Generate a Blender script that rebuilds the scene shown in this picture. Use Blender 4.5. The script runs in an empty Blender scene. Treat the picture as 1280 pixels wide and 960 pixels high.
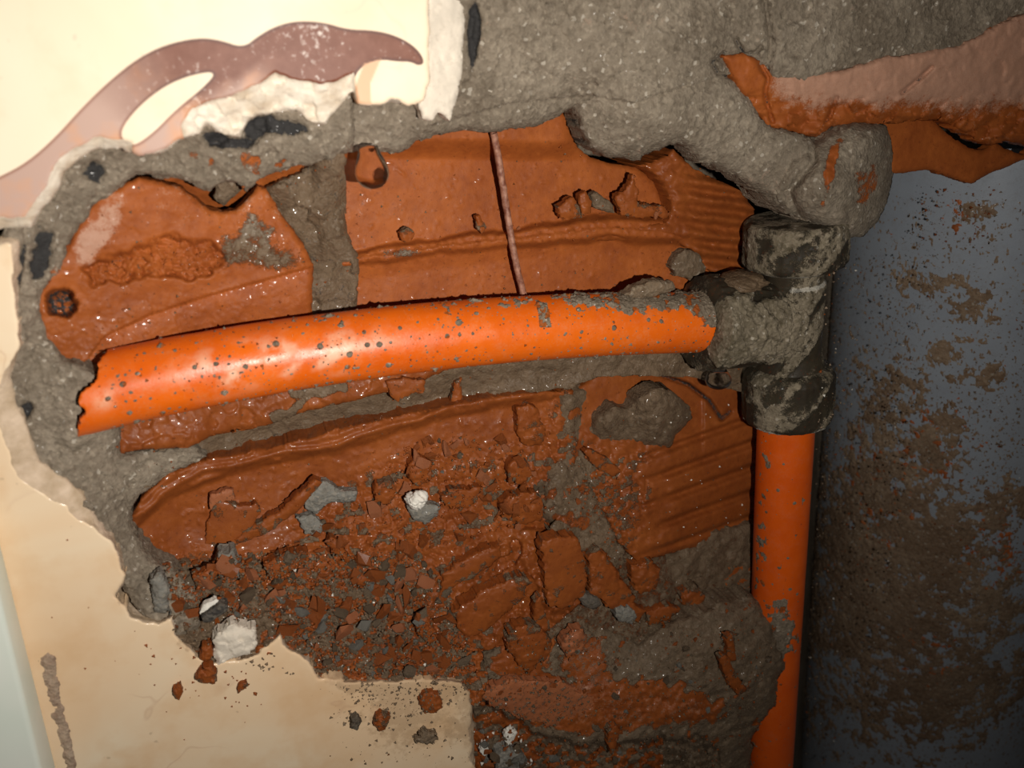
import bpy, bmesh, math, random
import numpy as np
from mathutils import Vector, Matrix

random.seed(7)
rng = np.random.default_rng(7)
scene = bpy.context.scene
COL = scene.collection

# ------------------------------------------------------------------ frame of the wall and the camera
# world: X along the wall, Y into the wall, Z up.  The glazed tile face is the plane y = 0.
F = 1000.0                       # focal length in pixels of the 1280 x 960 frame
P0 = 0.205                       # distance of the lens from the tile face (m)
ey = np.array([-32.0, 81.7, 33.0]); ey /= np.linalg.norm(ey)
def _cp(px, py):
    r = np.array([(px - 640) / F, 1, (480 - py) / F]); return r * (P0 + .016) / r.dot(ey)
up = _cp(994, 330) - _cp(963, 950)      # the vertical pipe is upright
ez = up - up.dot(ey) * ey; ez /= np.linalg.norm(ez)
ex = np.cross(ey, ez)
R3 = np.array([ex, ey, ez])      # camera (right, forward, up) -> world
CAM = np.array([0.0, -P0, 0.0])

def W(px, py, d):
    """world points on the sight line of (px, py) at d millimetres behind the tile face"""
    px = np.asarray(px, float); py = np.asarray(py, float); d = np.asarray(d, float)
    px, py, d = np.broadcast_arrays(px, py, d)
    r = np.stack([(px - 640) / F, np.ones_like(px), (480 - py) / F], -1)
    t = (P0 + d * 0.001) / (r @ ey)
    return (r * t[..., None]) @ R3.T + CAM

def project(p):
    c = (np.asarray(p) - CAM) @ R3
    return 640 + F * c[..., 0] / c[..., 1], 480 - F * c[..., 2] / c[..., 1]

def wv(px, py, d): return Vector(W(px, py, d).tolist())

camd = bpy.data.cameras.new('camera'); cam = bpy.data.objects.new('camera', camd); COL.objects.link(cam)
camd.sensor_fit = 'HORIZONTAL'; camd.sensor_width = 36.0; camd.lens = F * 36 / 1280
camd.clip_start = 0.01; camd.clip_end = 20
cr, cf, cu = R3[:, 0], R3[:, 1], R3[:, 2]
m = Matrix.Identity(4)
for i in range(3):
    m[i][0] = cr[i]; m[i][1] = cu[i]; m[i][2] = -cf[i]; m[i][3] = CAM[i]
cam.matrix_world = m
camd.dof.use_dof = True; camd.dof.focus_distance = 0.272; camd.dof.aperture_fstop = 14
scene.camera = cam

# ------------------------------------------------------------------ light: the phone's lamp beside the lens, weak ambient
world = bpy.data.worlds.new('world'); scene.world = world; world.use_nodes = True
bg = world.node_tree.nodes['Background']; bg.inputs[0].default_value = (1.0, 0.93, 0.85, 1); bg.inputs[1].default_value = 0.02
ld = bpy.data.lights.new('phone_flash', 'AREA'); ld.shape = 'DISK'; ld.size = 0.005; ld.energy = 0.56; ld.spread = math.radians(150)
ld.color = (1.0, 0.94, 0.86)
lamp = bpy.data.objects.new('phone_flash', ld); COL.objects.link(lamp)
lp = Vector((CAM + R3 @ np.array([0.044, 0.0, -0.017])).tolist())
lamp.location = lp
lamp.rotation_euler = (wv(330, 200, 0) - lp).to_track_quat('-Z', 'Y').to_euler()

vs = scene.view_settings
vs.view_transform = 'Standard'; vs.look = 'None'; vs.gamma = 1.0; vs.use_curve_mapping = False; vs.exposure = 0.0

# ------------------------------------------------------------------ numeric helpers
def hash2(ix, iy, seed):
    h = (ix.astype(np.int64) * 374761393 + iy.astype(np.int64) * 668265263 + seed * 1274126177) & 0xffffffff
    h = ((h ^ (h >> 13)) * 1274126177) & 0xffffffff
    h = ((h ^ (h >> 16)) * 2246822519) & 0xffffffff
    return ((h ^ (h >> 15)) & 0xffffff) / float(0xffffff)

def vnoise(x, y, seed=0):
    ix = np.floor(x); iy = np.floor(y); fx = x - ix; fy = y - iy
    fx = fx * fx * (3 - 2 * fx); fy = fy * fy * (3 - 2 * fy)
    a = hash2(ix, iy, seed); b = hash2(ix + 1, iy, seed); c = hash2(ix, iy + 1, seed); d = hash2(ix + 1, iy + 1, seed)
    return 2 * (a + (b - a) * fx + (c - a) * fy + (a - b - c + d) * fx * fy) - 1

def fbm(x, y, scale, octaves=4, seed=0, gain=0.5):
    s = 0; a = 1.0; t = 0.0; q = 1.0 / scale; ca, sa = math.cos(0.6), math.sin(0.6)
    for k in range(octaves):
        s = s + a * vnoise(x * q + 31.7 * k, y * q + 17.3 * k, seed + k); t += a
        x, y = ca * x - sa * y, sa * x + ca * y
        a *= gain; q *= 2.03
    return s / t

def cells(x, y, size, seed=0, tilt=1.0):
    """broken, faceted surface: (height about -1..1, random value of the cell, distance to the crack between cells 0..1)"""
    gx = x / size; gy = y / size; ix = np.floor(gx); iy = np.floor(gy)
    f1 = np.full(gx.shape, 9.0); f2 = np.full(gx.shape, 9.0); h = np.zeros(gx.shape); rid = np.zeros(gx.shape)
    for a in (-1, 0, 1):
        for b in (-1, 0, 1):
            jx = ix + a; jy = iy + b
            sx = jx + 0.15 + 0.7 * hash2(jx, jy, seed); sy = jy + 0.15 + 0.7 * hash2(jx, jy, seed + 1)
            dx = gx - sx; dy = gy - sy
            dd = dx * dx + dy * dy * 1.3
            hh = (hash2(jx, jy, seed + 2) - .5) * 1.2 + tilt * (dx * (hash2(jx, jy, seed + 3) - .5) + dy * (hash2(jx, jy, seed + 4) - .5)) * 2.2
            rr = hash2(jx, jy, seed + 5)
            n = dd < f1
            f2 = np.where(n, f1, np.minimum(f2, dd)); h = np.where(n, hh, h); rid = np.where(n, rr, rid); f1 = np.where(n, dd, f1)
    return h, rid, np.clip((np.sqrt(f2) - np.sqrt(f1)) * 2, 0, 1)

def dots(x, y, size, prob, r, seed=0):
    """scattered round spots: positive inside, 0 on the rim, in units of size"""
    gx = x / size; gy = y / size; ix = np.floor(gx); iy = np.floor(gy); best = np.full(gx.shape, -1.0)
    for a in (-1, 0, 1):
        for b in (-1, 0, 1):
            jx = ix + a; jy = iy + b
            dd = np.hypot(gx - jx - .2 - .6 * hash2(jx, jy, seed), (gy - jy - .2 - .6 * hash2(jx, jy, seed + 1)))
            rr = r * (.35 + .65 * hash2(jx, jy, seed + 3))
            best = np.maximum(best, np.where(hash2(jx, jy, seed + 2) < prob, rr - dd, -1))
    return best

def sm(a, b, x):
    t = np.clip((x - a) / (b - a), 0, 1); return t * t * (3 - 2 * t)

def poly_sdf(poly, px, py):
    """signed distance in pixels, positive inside"""
    P = np.array(poly, float); Q = np.roll(P, -1, 0)
    best = np.full(px.shape, 1e18); inside = np.zeros(px.shape, bool)
    for (ax, ay), (bx, by) in zip(P, Q):
        ux, uy = bx - ax, by - ay; L = ux * ux + uy * uy + 1e-12
        t = np.clip(((px - ax) * ux + (py - ay) * uy) / L, 0, 1)
        best = np.minimum(best, (px - ax - t * ux) ** 2 + (py - ay - t * uy) ** 2)
        if ay != by:
            c = ((ay > py) != (by > py)) & (px < (bx - ax) * (py - ay) / (by - ay) + ax)
            inside ^= c
    d = np.sqrt(best)
    return np.where(inside, d, -d)

def line_dist(pts, px, py):
    best = np.full(px.shape, 1e18); side = np.zeros(px.shape)
    for (ax, ay), (bx, by) in zip(pts[:-1], pts[1:]):
        ux, uy = bx - ax, by - ay; L = ux * ux + uy * uy + 1e-12
        t = np.clip(((px - ax) * ux + (py - ay) * uy) / L, 0, 1)
        dd = (px - ax - t * ux) ** 2 + (py - ay - t * uy) ** 2
        s = ux * (py - ay) - uy * (px - ax)
        n = dd < best; side = np.where(n, s, side); best = np.where(n, dd, best)
    return np.sqrt(best), np.sign(side)

def chaikin(P, n=2):
    P = np.array(P, float)
    for _ in range(n):
        Q = np.roll(P, -1, 0); P = np.stack([.75 * P + .25 * Q, .25 * P + .75 * Q], 1).reshape(-1, 2)
    return P

def tps(ctrl):
    """smooth depth surface through (px, py, d) control points"""
    C = np.array(ctrl, float); n = len(C); xy = C[:, :2] / 300.0
    def k(r2): return np.where(r2 > 1e-12, r2 * np.log(r2 + 1e-12), 0)
    A = np.zeros((n + 3, n + 3))
    A[:n, :n] = k(((xy[:, None] - xy[None]) ** 2).sum(-1)) + np.eye(n) * 1e-4
    A[:n, n] = 1; A[:n, n + 1:] = xy; A[n, :n] = 1; A[n + 1:, :n] = xy.T
    sol = np.linalg.solve(A, np.concatenate([C[:, 2], np.zeros(3)]))
    lo, hi = C[:, 2].min() - 3, C[:, 2].max() + 3
    def f(px, py):
        x = px / 300.0; y = py / 300.0; s = sol[n] + sol[n + 1] * x + sol[n + 2] * y
        for i in range(n): s = s + sol[i] * k((x - xy[i, 0]) ** 2 + (y - xy[i, 1]) ** 2)
        return np.clip(s, lo, hi)
    return f

def blob(px, py, cx, cy, rx, ry, rot=0):
    c, s = math.cos(rot), math.sin(rot)
    a = (px - cx) * c + (py - cy) * s; b = -(px - cx) * s + (py - cy) * c
    return 1 - np.sqrt((a / rx) ** 2 + (b / ry) ** 2)       # 1 at centre, 0 on the rim

# ------------------------------------------------------------------ mesh helpers
def set_props(o, label=None, cat=None, group=None, kind=None):
    if label: o['label'] = label
    if cat: o['category'] = cat
    if group: o['group'] = group
    if kind: o['kind'] = kind
    return o

def mesh_obj(name, V, faces, mat, parent=None, attrs=None, smooth=True):
    me = bpy.data.meshes.new(name)
    V = np.asarray(V, float); 
    if isinstance(faces, np.ndarray):
        nf, k = faces.shape
        me.vertices.add(len(V)); me.vertices.foreach_set('co', V.ravel())
        me.loops.add(nf * k); me.loops.foreach_set('vertex_index', faces.ravel().astype(np.int32))
        me.polygons.add(nf); me.polygons.foreach_set('loop_start', np.arange(0, nf * k, k, dtype=np.int32))
        me.update(calc_edges=True); me.validate()
    else:
        me.from_pydata(V.tolist(), [], faces); me.update()
    if smooth: me.polygons.foreach_set('use_smooth', np.ones(len(me.polygons), bool))
    for an, av in (attrs or {}).items():
        a = me.attributes.new(an, 'FLOAT', 'POINT'); a.data.foreach_set('value', np.asarray(av, np.float32))
    me.materials.append(mat)
    o = bpy.data.objects.new(name, me); COL.objects.link(o)
    if parent: o.parent = parent
    return o

def grid_mesh(name, us, vs_, field, pos, mat, parent=None, skirt=None, step=None):
    """regular grid clipped along field(u, v) = 0; pos(u, v) -> (xyz, {attribute: values})"""
    U, V = np.meshgrid(us, vs_); S = field(U, V)
    ins = S > 0
    cell = ins[:-1, :-1] | ins[1:, :-1] | ins[:-1, 1:] | ins[1:, 1:]
    du = us[1] - us[0]; dv = vs_[1] - vs_[0]
    gy, gx = np.gradient(S, dv, du)
    g2 = gx * gx + gy * gy + 1e-9
    out = ~ins
    mu = np.clip(-S * gx / g2, -1.0 * du, 1.0 * du); mv = np.clip(-S * gy / g2, -1.0 * dv, 1.0 * dv)
    U2 = np.where(out, U + mu, U); V2 = np.where(out, V + mv, V)
    used = np.zeros(S.shape, bool)
    used[:-1, :-1] |= cell; used[1:, :-1] |= cell; used[:-1, 1:] |= cell; used[1:, 1:] |= cell
    idx = np.full(S.shape, -1, np.int64); idx[used] = np.arange(used.sum())
    xyz, attrs = pos(U2[used], V2[used])
    # front faces look towards -Y
    q = np.stack([idx[:-1, :-1][cell], idx[1:, :-1][cell], idx[1:, 1:][cell], idx[:-1, 1:][cell]], -1)
    faces = q
    if skirt:
        e = np.concatenate([q[:, [0, 1]], q[:, [1, 2]], q[:, [2, 3]], q[:, [3, 0]]])
        key = np.sort(e, 1); kk = key[:, 0] * (idx.max() + 1) + key[:, 1]
        un, first, cnt = np.unique(kk, return_index=True, return_counts=True)
        be = e[first[cnt == 1]]
        bv = np.unique(be); rim = xyz[bv]; prev = np.arange(len(xyz)); allx = [xyz]; allf = [q]; alla = {k: [v] for k, v in attrs.items()}; n0 = len(xyz)
        for fr in (.1, .25, .5, 1.0):
            remap = np.full(len(xyz), -1, np.int64); remap[bv] = n0 + np.arange(len(bv)); n0 += len(bv)
            back = rim.copy(); back[:, 1] += skirt * fr * .001
            a, b = rim[:, 0] * 1000, rim[:, 2] * 1000
            for ax, sd in ((0, 1), (2, 2)): back[:, ax] += .00045 * fbm(a + fr * skirt * 1.3, b - fr * skirt * .9, 1.6, 3, sd)
            allx.append(back); allf.append(np.stack([prev[be[:, 1]], prev[be[:, 0]], remap[be[:, 0]], remap[be[:, 1]]], -1))
            for k, v in attrs.items(): alla[k].append(v[bv])
            prev = remap
        xyz = np.concatenate(allx); faces = np.concatenate(allf); attrs = {k: np.concatenate(v) for k, v in alla.items()}
    return mesh_obj(name, xyz, faces, mat, parent, attrs)

GX0, GY0, GX1, GY1, ST = -120, -120, 1440, 1100, 2
DB = np.full(((GY1 - GY0) // ST + 1, (GX1 - GX0) // ST + 1), 50.0)       # depth of what stands there already
def depth_at(px, py):
    i = int(np.clip((py - GY0) / ST, 0, DB.shape[0] - 1)); j = int(np.clip((px - GX0) / ST, 0, DB.shape[1] - 1))
    return float(DB[i, j])

def mm(px, py):
    p = W(px, py, 0) * 1000; return p[..., 0], p[..., 2]

def relief(name, poly, depth, mat, parent=None, merge=0, edge=3.0, escale=6.0, eseed=1, skirt=12.0, rough=None, roundoff=(1.5, 3.0), step=ST):
    """piece of masonry bounded by an outline; depth(px, py, x, z, s) -> (d in mm, {attributes})"""
    P = np.array(poly, float)
    x0 = max(GX0, math.floor((P[:, 0].min() - 8) / step) * step); x1 = min(GX1, P[:, 0].max() + 8)
    y0 = max(GY0, math.floor((P[:, 1].min() - 8) / step) * step); y1 = min(GY1, P[:, 1].max() + 8)
    us = np.arange(x0, x1 + step, step, float); vs_ = np.arange(y0, y1 + step, step, float)
    OLD = DB.copy()
    if merge:
        for _ in range(3): OLD = (OLD + np.roll(OLD, 1, 0) + np.roll(OLD, -1, 0) + np.roll(OLD, 1, 1) + np.roll(OLD, -1, 1)) / 5
    def field(u, v):
        s = poly_sdf(poly, u, v)
        if edge:
            x, z = mm(u, v); s = s + edge * fbm(x, z, escale, 4, eseed, 0.6) + 0.5 * edge * cells(x, z, escale * .6, eseed + 9)[0]
        return s
    def pos(u, v):
        x, z = mm(u, v); s = np.maximum(field(u, v), 0)
        d, at = depth(u, v, x, z, s)
        d = d + (0 if merge else roundoff[0]) * np.exp(-s / roundoff[1])
        full = {k: np.zeros(len(u)) for k in ('mort', 'pale', 'wet', 'dark')}
        full.update(at)
        i = np.rint((v - GY0) / ST).astype(int); j = np.rint((u - GX0) / ST).astype(int)
        ok = (i >= 0) & (i < DB.shape[0]) & (j >= 0) & (j < DB.shape[1])
        if merge:
            old = OLD[np.clip(i, 0, DB.shape[0] - 1), np.clip(j, 0, DB.shape[1] - 1)]
            d = d + np.where(old - d < 13, np.maximum(old + .3 - d, 0), 0) * np.exp(-s / merge)
        np.minimum.at(DB, (i[ok], j[ok]), d[ok])
        return W(u, v, d), full
    return grid_mesh(name, us, vs_, field, pos, mat, parent, skirt)

# ------------------------------------------------------------------ materials
class NT:
    def __init__(s, name):
        s.m = bpy.data.materials.new(name); s.m.use_nodes = True; s.t = s.m.node_tree
        s.b = s.t.nodes['Principled BSDF']; s.tc = s.t.nodes.new('ShaderNodeTexCoord')
    def link(s, a, b): s.t.links.new(a, b)
    def put(s, sock, v):
        if v is None: return
        if isinstance(v, bpy.types.NodeSocket): s.link(v, sock)
        else:
            if isinstance(v, tuple) and len(v) == 3 and sock.type == 'RGBA': v = (*v, 1)
            sock.default_value = v
    def noise(s, scale, detail=3, rough=0.55, vec=None, dist=0):
        n = s.t.nodes.new('ShaderNodeTexNoise'); n.inputs['Scale'].default_value = scale; n.inputs['Detail'].default_value = detail
        n.inputs['Roughness'].default_value = rough; n.inputs['Distortion'].default_value = dist
        s.link(vec or s.tc.outputs['Object'], n.inputs['Vector']); return n.outputs['Fac']
    def voro(s, scale, out='Distance', feature='F1'):
        n = s.t.nodes.new('ShaderNodeTexVoronoi'); n.feature = feature; n.inputs['Scale'].default_value = scale
        s.link(s.tc.outputs['Object'], n.inputs['Vector']); return n.outputs[out]
    def math(s, op, a, b=None, c=None, clamp=False):
        n = s.t.nodes.new('ShaderNodeMath'); n.operation = op; n.use_clamp = clamp
        s.put(n.inputs[0], a); s.put(n.inputs[1], b)
        if c is not None: s.put(n.inputs[2], c)
        return n.outputs[0]
    def rng(s, x, a, b, c=0.0, d=1.0):
        n = s.t.nodes.new('ShaderNodeMapRange'); s.put(n.inputs[0], x)
        for i, v in enumerate((a, b, c, d)): s.put(n.inputs[i + 1], v)
        return n.outputs[0]
    def mix(s, f, a, b):
        n = s.t.nodes.new('ShaderNodeMix'); n.data_type = 'RGBA'
        s.put(n.inputs[0], f); s.put(n.inputs[6], a); s.put(n.inputs[7], b); return n.outputs[2]
    def mixf(s, f, a, b):
        n = s.t.nodes.new('ShaderNodeMix'); n.data_type = 'FLOAT'
        s.put(n.inputs[0], f); s.put(n.inputs[2], a); s.put(n.inputs[3], b); return n.outputs[0]
    def attr(s, name):
        n = s.t.nodes.new('ShaderNodeAttribute'); n.attribute_name = name; return n.outputs['Fac']
    def sep(s, col):
        n = s.t.nodes.new('ShaderNodeSeparateColor'); s.link(col, n.inputs[0]); return n.outputs
    def bump(s, h, strength=0.5, dist=0.0003, normal=None):
        n = s.t.nodes.new('ShaderNodeBump'); n.inputs['Strength'].default_value = strength; n.inputs['Distance'].default_value = dist
        s.link(h, n.inputs['Height'])
        if normal is not None: s.link(normal, n.inputs['Normal'])
        return n.outputs[0]
    def out(s, **kw):
        for k, v in kw.items(): s.put(s.b.inputs[k.replace('_', ' ')], v)
        return s.m

def masonry(name, mort=None, pale=None, wet=None, dark=None, brown=.85, patch=False, clay=((.235, .058, .013), (.355, .097, .02)), grey=((.125, .098, .07), (.30, .25, .19)), dust=((.40, .22, .15), (.52, .34, .25))):
    """baked clay, cement mortar and dust; None: read from the mesh"""
    n = NT(name)
    g = lambda v, a: n.attr(a) if v is None else v
    n1 = n.noise(70, 4); n2 = n.noise(420, 4, .6); n3 = n.noise(2200, 3, .6)
    vc = n.sep(n.voro(1100, 'Color')); vd = n.voro(1100)
    thr = lambda v, k=5: n.math('ADD', n.math('MULTIPLY', n.math('ADD', n.math('SUBTRACT', v, .5), n.math('ADD', n.math('MULTIPLY', n.math('SUBTRACT', n2, .5), 1.0), n.math('MULTIPLY', n.math('SUBTRACT', n3, .5), .7))), k), .5, clamp=True)
    mo = thr(g(mort, 'mort')) if mort is None else mort
    if patch: mo = n.math('MULTIPLY', n.rng(n.noise(420, 6, .75), .565, .63), .8)
    pa = thr(g(pale, 'pale'), 3) if pale is None else pale
    da = thr(g(dark, 'dark'), 5) if dark is None else dark
    we = g(wet, 'wet')
    c_clay = n.mix(n.rng(n.math('ADD', n.math('MULTIPLY', n1, .6), n.math('MULTIPLY', n2, .4)), .35, .65), clay[0], clay[1])
    c_clay = n.mix(n.rng(n.noise(900, 2), .62, .72, 0, .45), c_clay, (.13, .032, .01))
    c_m = n.mix(n.rng(n.math('ADD', n.math('MULTIPLY', n2, .55), n.math('MULTIPLY', n1, .45)), .36, .64), grey[0], grey[1])
    c_m = n.mix(n.rng(n.noise(26, 5, .65), .42, .62, 0, .7), c_m, grey[0])
    c_m = n.mix(n.rng(vc[0], .0, 1.0, 0, .32), c_m, n.mix(vc[1], (.05, .04, .03), (.45, .38, .29)))
    c_m = n.mix(n.rng(vc[2], .975, .985, 0, .5), c_m, (.55, .5, .42))
    c_m = n.mix(n.math('MULTIPLY', n.rng(we, .25, .8), brown), c_m, n.mix(n.math('ADD', n.math('MULTIPLY', n2, .6), n.math('MULTIPLY', n1, .4)), (.035, .02, .01), (.22, .145, .085)))
    c_clay = n.mix(n.rng(we, .3, 1.0, 0, .55), c_clay, n.mix(.5, c_clay, (.03, .006, .001)))      # soaked clay is darker
    c = n.mix(mo, c_clay, c_m)
    c = n.mix(n.math('MULTIPLY', pa, .75), c, n.mix(n3, dust[0], dust[1]))
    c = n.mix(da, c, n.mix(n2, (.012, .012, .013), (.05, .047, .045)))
    wn = n.math('MULTIPLY', we, n.rng(n.noise(160, 3), .3, .6))
    glint = n.math('MULTIPLY', we, n.rng(n.noise(560, 3, .6), .53, .63))
    rough = n.mixf(wn, n.mixf(mo, .6, .85), .4)
    h = n.math('ADD', n.math('ADD', n.math('MULTIPLY', mo, .45), n.math('MULTIPLY', n2, n.mixf(mo, .28, 1.0))), n.math('ADD', n.math('MULTIPLY', n3, n.mixf(mo, .22, .5)), n.math('MULTIPLY', vd, n.mixf(mo, .03, .6))))
    return n.out(Base_Color=c, Roughness=rough, Specular_IOR_Level=n.mixf(wn, .15, .24), Coat_Weight=n.math('MULTIPLY', glint, .8), Coat_Roughness=.14,
                 Normal=n.bump(h, .75, .0005))

M_wall = masonry('masonry')
M_clay = masonry('broken_clay', 0.0, 0.0, .85, 0.0, patch=True)
M_claydust = masonry('dusty_clay', 0.0, .22, .3, 0.0, patch=True)
M_mortar = masonry('mortar_crumb', 1.0, 0.0, .35, 0.0)
M_brownmortar = masonry('muddy_mortar', 1.0, 0.0, .6, 0.0, grey=((.085, .06, .038), (.2, .15, .1)))
M_greystone = masonry('grey_mortar', 1.0, 0.0, .25, 0.0, grey=((.13, .125, .11), (.3, .29, .26)))
M_mud = masonry('mud', 1.0, 0.0, .35, 0.0, grey=((.12, .082, .05), (.28, .2, .13)))

def bisque_mat(name, col=(.74, .66, .55)):
    n = NT(name); a = n.noise(120, 4); b = n.noise(900, 3)
    c = n.mix(n.rng(a, .35, .65), tuple(.8 * v for v in col), col); c = n.mix(n.rng(b, .6, .75, 0, .35), c, (.35, .29, .22))
    return n.out(Base_Color=c, Roughness=.85, Specular_IOR_Level=.2, Normal=n.bump(n.math('ADD', n.noise(500, 4), n.math('MULTIPLY', b, .4)), .6, .0004))
M_bisque = bisque_mat('bisque'); M_white = bisque_mat('white_plaster', (.82, .78, .7))

def tile_mat(name, decor):
    n = NT(name)
    a = n.noise(14, 4, .55, dist=.6); b = n.noise(45, 4, .6); v = n.noise(26, 3, .5, dist=.4); f = n.noise(900, 3)
    base = n.mix(n.rng(a, .38, .62), (.80, .58, .37), (.84, .70, .51))
    base = n.mix(n.rng(b, .47, .68, 0, .7), base, (.72, .47, .26))
    vein = n.math('SUBTRACT', 1.0, n.rng(n.math('ABSOLUTE', n.math('SUBTRACT', v, .5)), 0, .009), clamp=True)
    vein = n.math('MULTIPLY', vein, n.rng(n.noise(30, 2), .5, .6))
    base = n.mix(n.math('MULTIPLY', vein, .3), base, (.5, .3, .19))
    base = n.mix(n.rng(n.noise(240, 2), .7, .74, 0, .5), base, (.45, .33, .22))
    if decor:
        base = n.mix(.4, base, (.88, .80, .66))
        r = n.attr('ribbon'); fade = n.attr('fade'); lf = n.attr('peach')
        scr = n.noise(700, 4, .7)
        brown = n.mix(n.rng(n.noise(350, 3), .35, .7), (.155, .048, .024), (.20, .075, .046))
        brown = n.mix(n.rng(n.math('ADD', scr, n.math('MULTIPLY', n.noise(60, 2), .5)), .86, .98, 0, .9), brown, (.7, .6, .54))
        pink = n.mix(n.rng(n.noise(90, 3), .48, .66, 0, .8), (.48, .32, .26), (.62, .30, .15))
        body = n.mix(fade, brown, pink)
        body = n.mix(n.math('SUBTRACT', 1.0, n.rng(r, 1.0, 5.0), clamp=True), body, n.mix(fade, (.09, .03, .02), (.28, .13, .09)))
        base = n.mix(n.rng(r, -.8, .8), base, body)
        base = n.mix(n.math('MULTIPLY', lf, .85), base, (.66, .36, .2))
    bq = n.attr('bisq')
    bqc = n.mix(n.rng(n.noise(160, 4), .35, .65), (.52, .42, .31), (.76, .69, .58)) if decor else n.mix(n.rng(n.noise(160, 4), .35, .65), (.42, .31, .2), (.64, .5, .37))
    sb = n.rng(n.math('ADD', bq, n.math('MULTIPLY', n.math('SUBTRACT', n.noise(500, 3), .5), .8)), .45, .55)
    base = n.mix(sb, base, bqc)
    dirt = n.attr('dirt'); dn = n.noise(330, 4, .65)
    dm = n.rng(n.math('ADD', n.math('SUBTRACT', dirt, 1.0), dn), .0, .22)
    base = n.mix(n.math('MULTIPLY', dm, .55), base, n.mix(f, (.3, .18, .09), (.5, .33, .18)))
    rough = n.mixf(sb, n.mixf(dm, .5 if decor else .25, .7), .85)
    return n.out(Base_Color=base, Roughness=rough, Specular_IOR_Level=.3 if decor else .45,
                 Normal=n.bump(n.math('MULTIPLY', n.math('ADD', n.noise(500, 4), f), n.math('ADD', .03, sb)), .6, .0004))
M_decor = tile_mat('decor_tile', True); M_tile = tile_mat('cream_tile', False)

def plastic_mat(name, col, dark, rough, dust=.5, dustcol=(.45, .32, .22), wear=None):
    n = NT(name); a = n.noise(90, 4); b = n.noise(1500, 3, .7); g = n.noise(240, 4, .65)
    c = n.mix(n.rng(a, .4, .7, 0, .5), col, dark)
    d = n.math('MULTIPLY', n.rng(n.math('ADD', n.math('MULTIPLY', b, .5), n.math('MULTIPLY', g, .5)), .5, .62), dust)
    c = n.mix(d, c, dustcol)
    if wear: c = n.mix(n.math('MULTIPLY', n.attr('wear'), n.rng(g, .3, .55)), c, wear)
    return n.out(Base_Color=c, Roughness=n.mixf(d, n.rng(g, .35, .65, rough, rough + .16), .75), Specular_IOR_Level=.5,
                 Normal=n.bump(n.math('ADD', n.math('MULTIPLY', b, .5), g), .25, .0003))
M_orange = plastic_mat('orange_plastic', (.74, .130, .005), (.58, .075, .004), .3, .22, (.55, .25, .1), (.78, .46, .30))
M_orange2 = plastic_mat('orange_plastic_vertical', (.72, .105, .004), (.58, .07, .004), .36, .12, (.5, .2, .1), (.5, .2, .12))
M_black = plastic_mat('black_plastic', (.022, .02, .018), (.012, .011, .01), .3, .9, (.2, .16, .11))
M_fitting = masonry('muddy_fitting', None, None, None, None, dust=((.38, .36, .31), (.6, .57, .5)), clay=((.02, .018, .014), (.05, .042, .026)), grey=((.07, .056, .033), (.27, .225, .16)))
M_greypipe = plastic_mat('grey_plastic', (.34, .38, .435), (.28, .315, .37), .42, .22, (.2, .155, .12))
def glass_mat():
    n = NT('water'); return n.out(Base_Color=(1, 1, 1), Roughness=0.0, IOR=1.33, Transmission_Weight=1.0)
M_water = glass_mat()
def rust_mat():
    n = NT('rusty_wire'); c = n.mix(n.rng(n.noise(500, 4), .35, .65), (.16, .05, .028), (.4, .2, .13))
    return n.out(Base_Color=c, Roughness=.55, Normal=n.bump(n.noise(1200, 3), .5, .0003))
M_rust = rust_mat()
def paint_mat():
    n = NT('pale_paint'); c = n.mix(n.rng(n.noise(40, 3), .4, .7), (.70, .76, .68), (.78, .80, .73))
    return n.out(Base_Color=c, Roughness=.4)
M_paint = paint_mat()
# ------------------------------------------------------------------ the wall: backing, bricks, mortar, tiles
def simple(ctrl, amp=.5, scale=5, camp=0.6, csize=3.5, seed=1, fine=.12, crack=0.0, mort=0.0, pale=0.0, wet=.5, dark=0.0, extra=None, tilt=1.0):
    base = tps(ctrl)
    def f(px, py, x, z, s):
        d = base(px, py) + amp * fbm(x, z, scale, 4, seed)
        if camp:
            h, rid, cr = cells(x + 1.2 * fbm(x, z, 3, 2, seed + 5), z + 1.2 * fbm(x, z, 3, 2, seed + 6), csize, seed + 20, tilt)
            d = d + camp * h + crack * (1 - sm(0, .15, cr))
        if fine: d = d + fine * fbm(x, z, .9, 3, seed + 3)
        at = dict(mort=np.full(px.shape, float(mort)), pale=np.full(px.shape, float(pale)), wet=np.full(px.shape, float(wet)), dark=np.full(px.shape, float(dark)))
        if extra: d = extra(px, py, x, z, s, d, at)
        return d, at
    return f
def add(at, k, v): at[k] = np.clip(np.maximum(at[k], v), 0, 1)
def cut(at, k, v): at[k] = np.clip(at[k] * (1 - v), 0, 1)

def ex_back(px, py, x, z, s, d, at):
    return d + 78 * sm(1000, 1030, px + (py - 500) * .05) + 45 * np.maximum(sm(-.1, .2, blob(px, py, 840, 200, 160, 90, .5)), sm(-.1, .2, blob(px, py, 732, 165, 40, 50)))
wall = relief('wall_back', [(-118, -118), (1438, -118), (1438, 1098), (-118, 1098)],
              simple([(0, 0, 46), (1280, 0, 46), (0, 960, 46), (1280, 960, 46)], amp=2, mort=1, wet=.3, extra=ex_back), M_wall, None, edge=0, skirt=40, step=6)
wall['kind'] = 'structure'
DB[:] = np.where(DB > 60, 60, DB)

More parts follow.
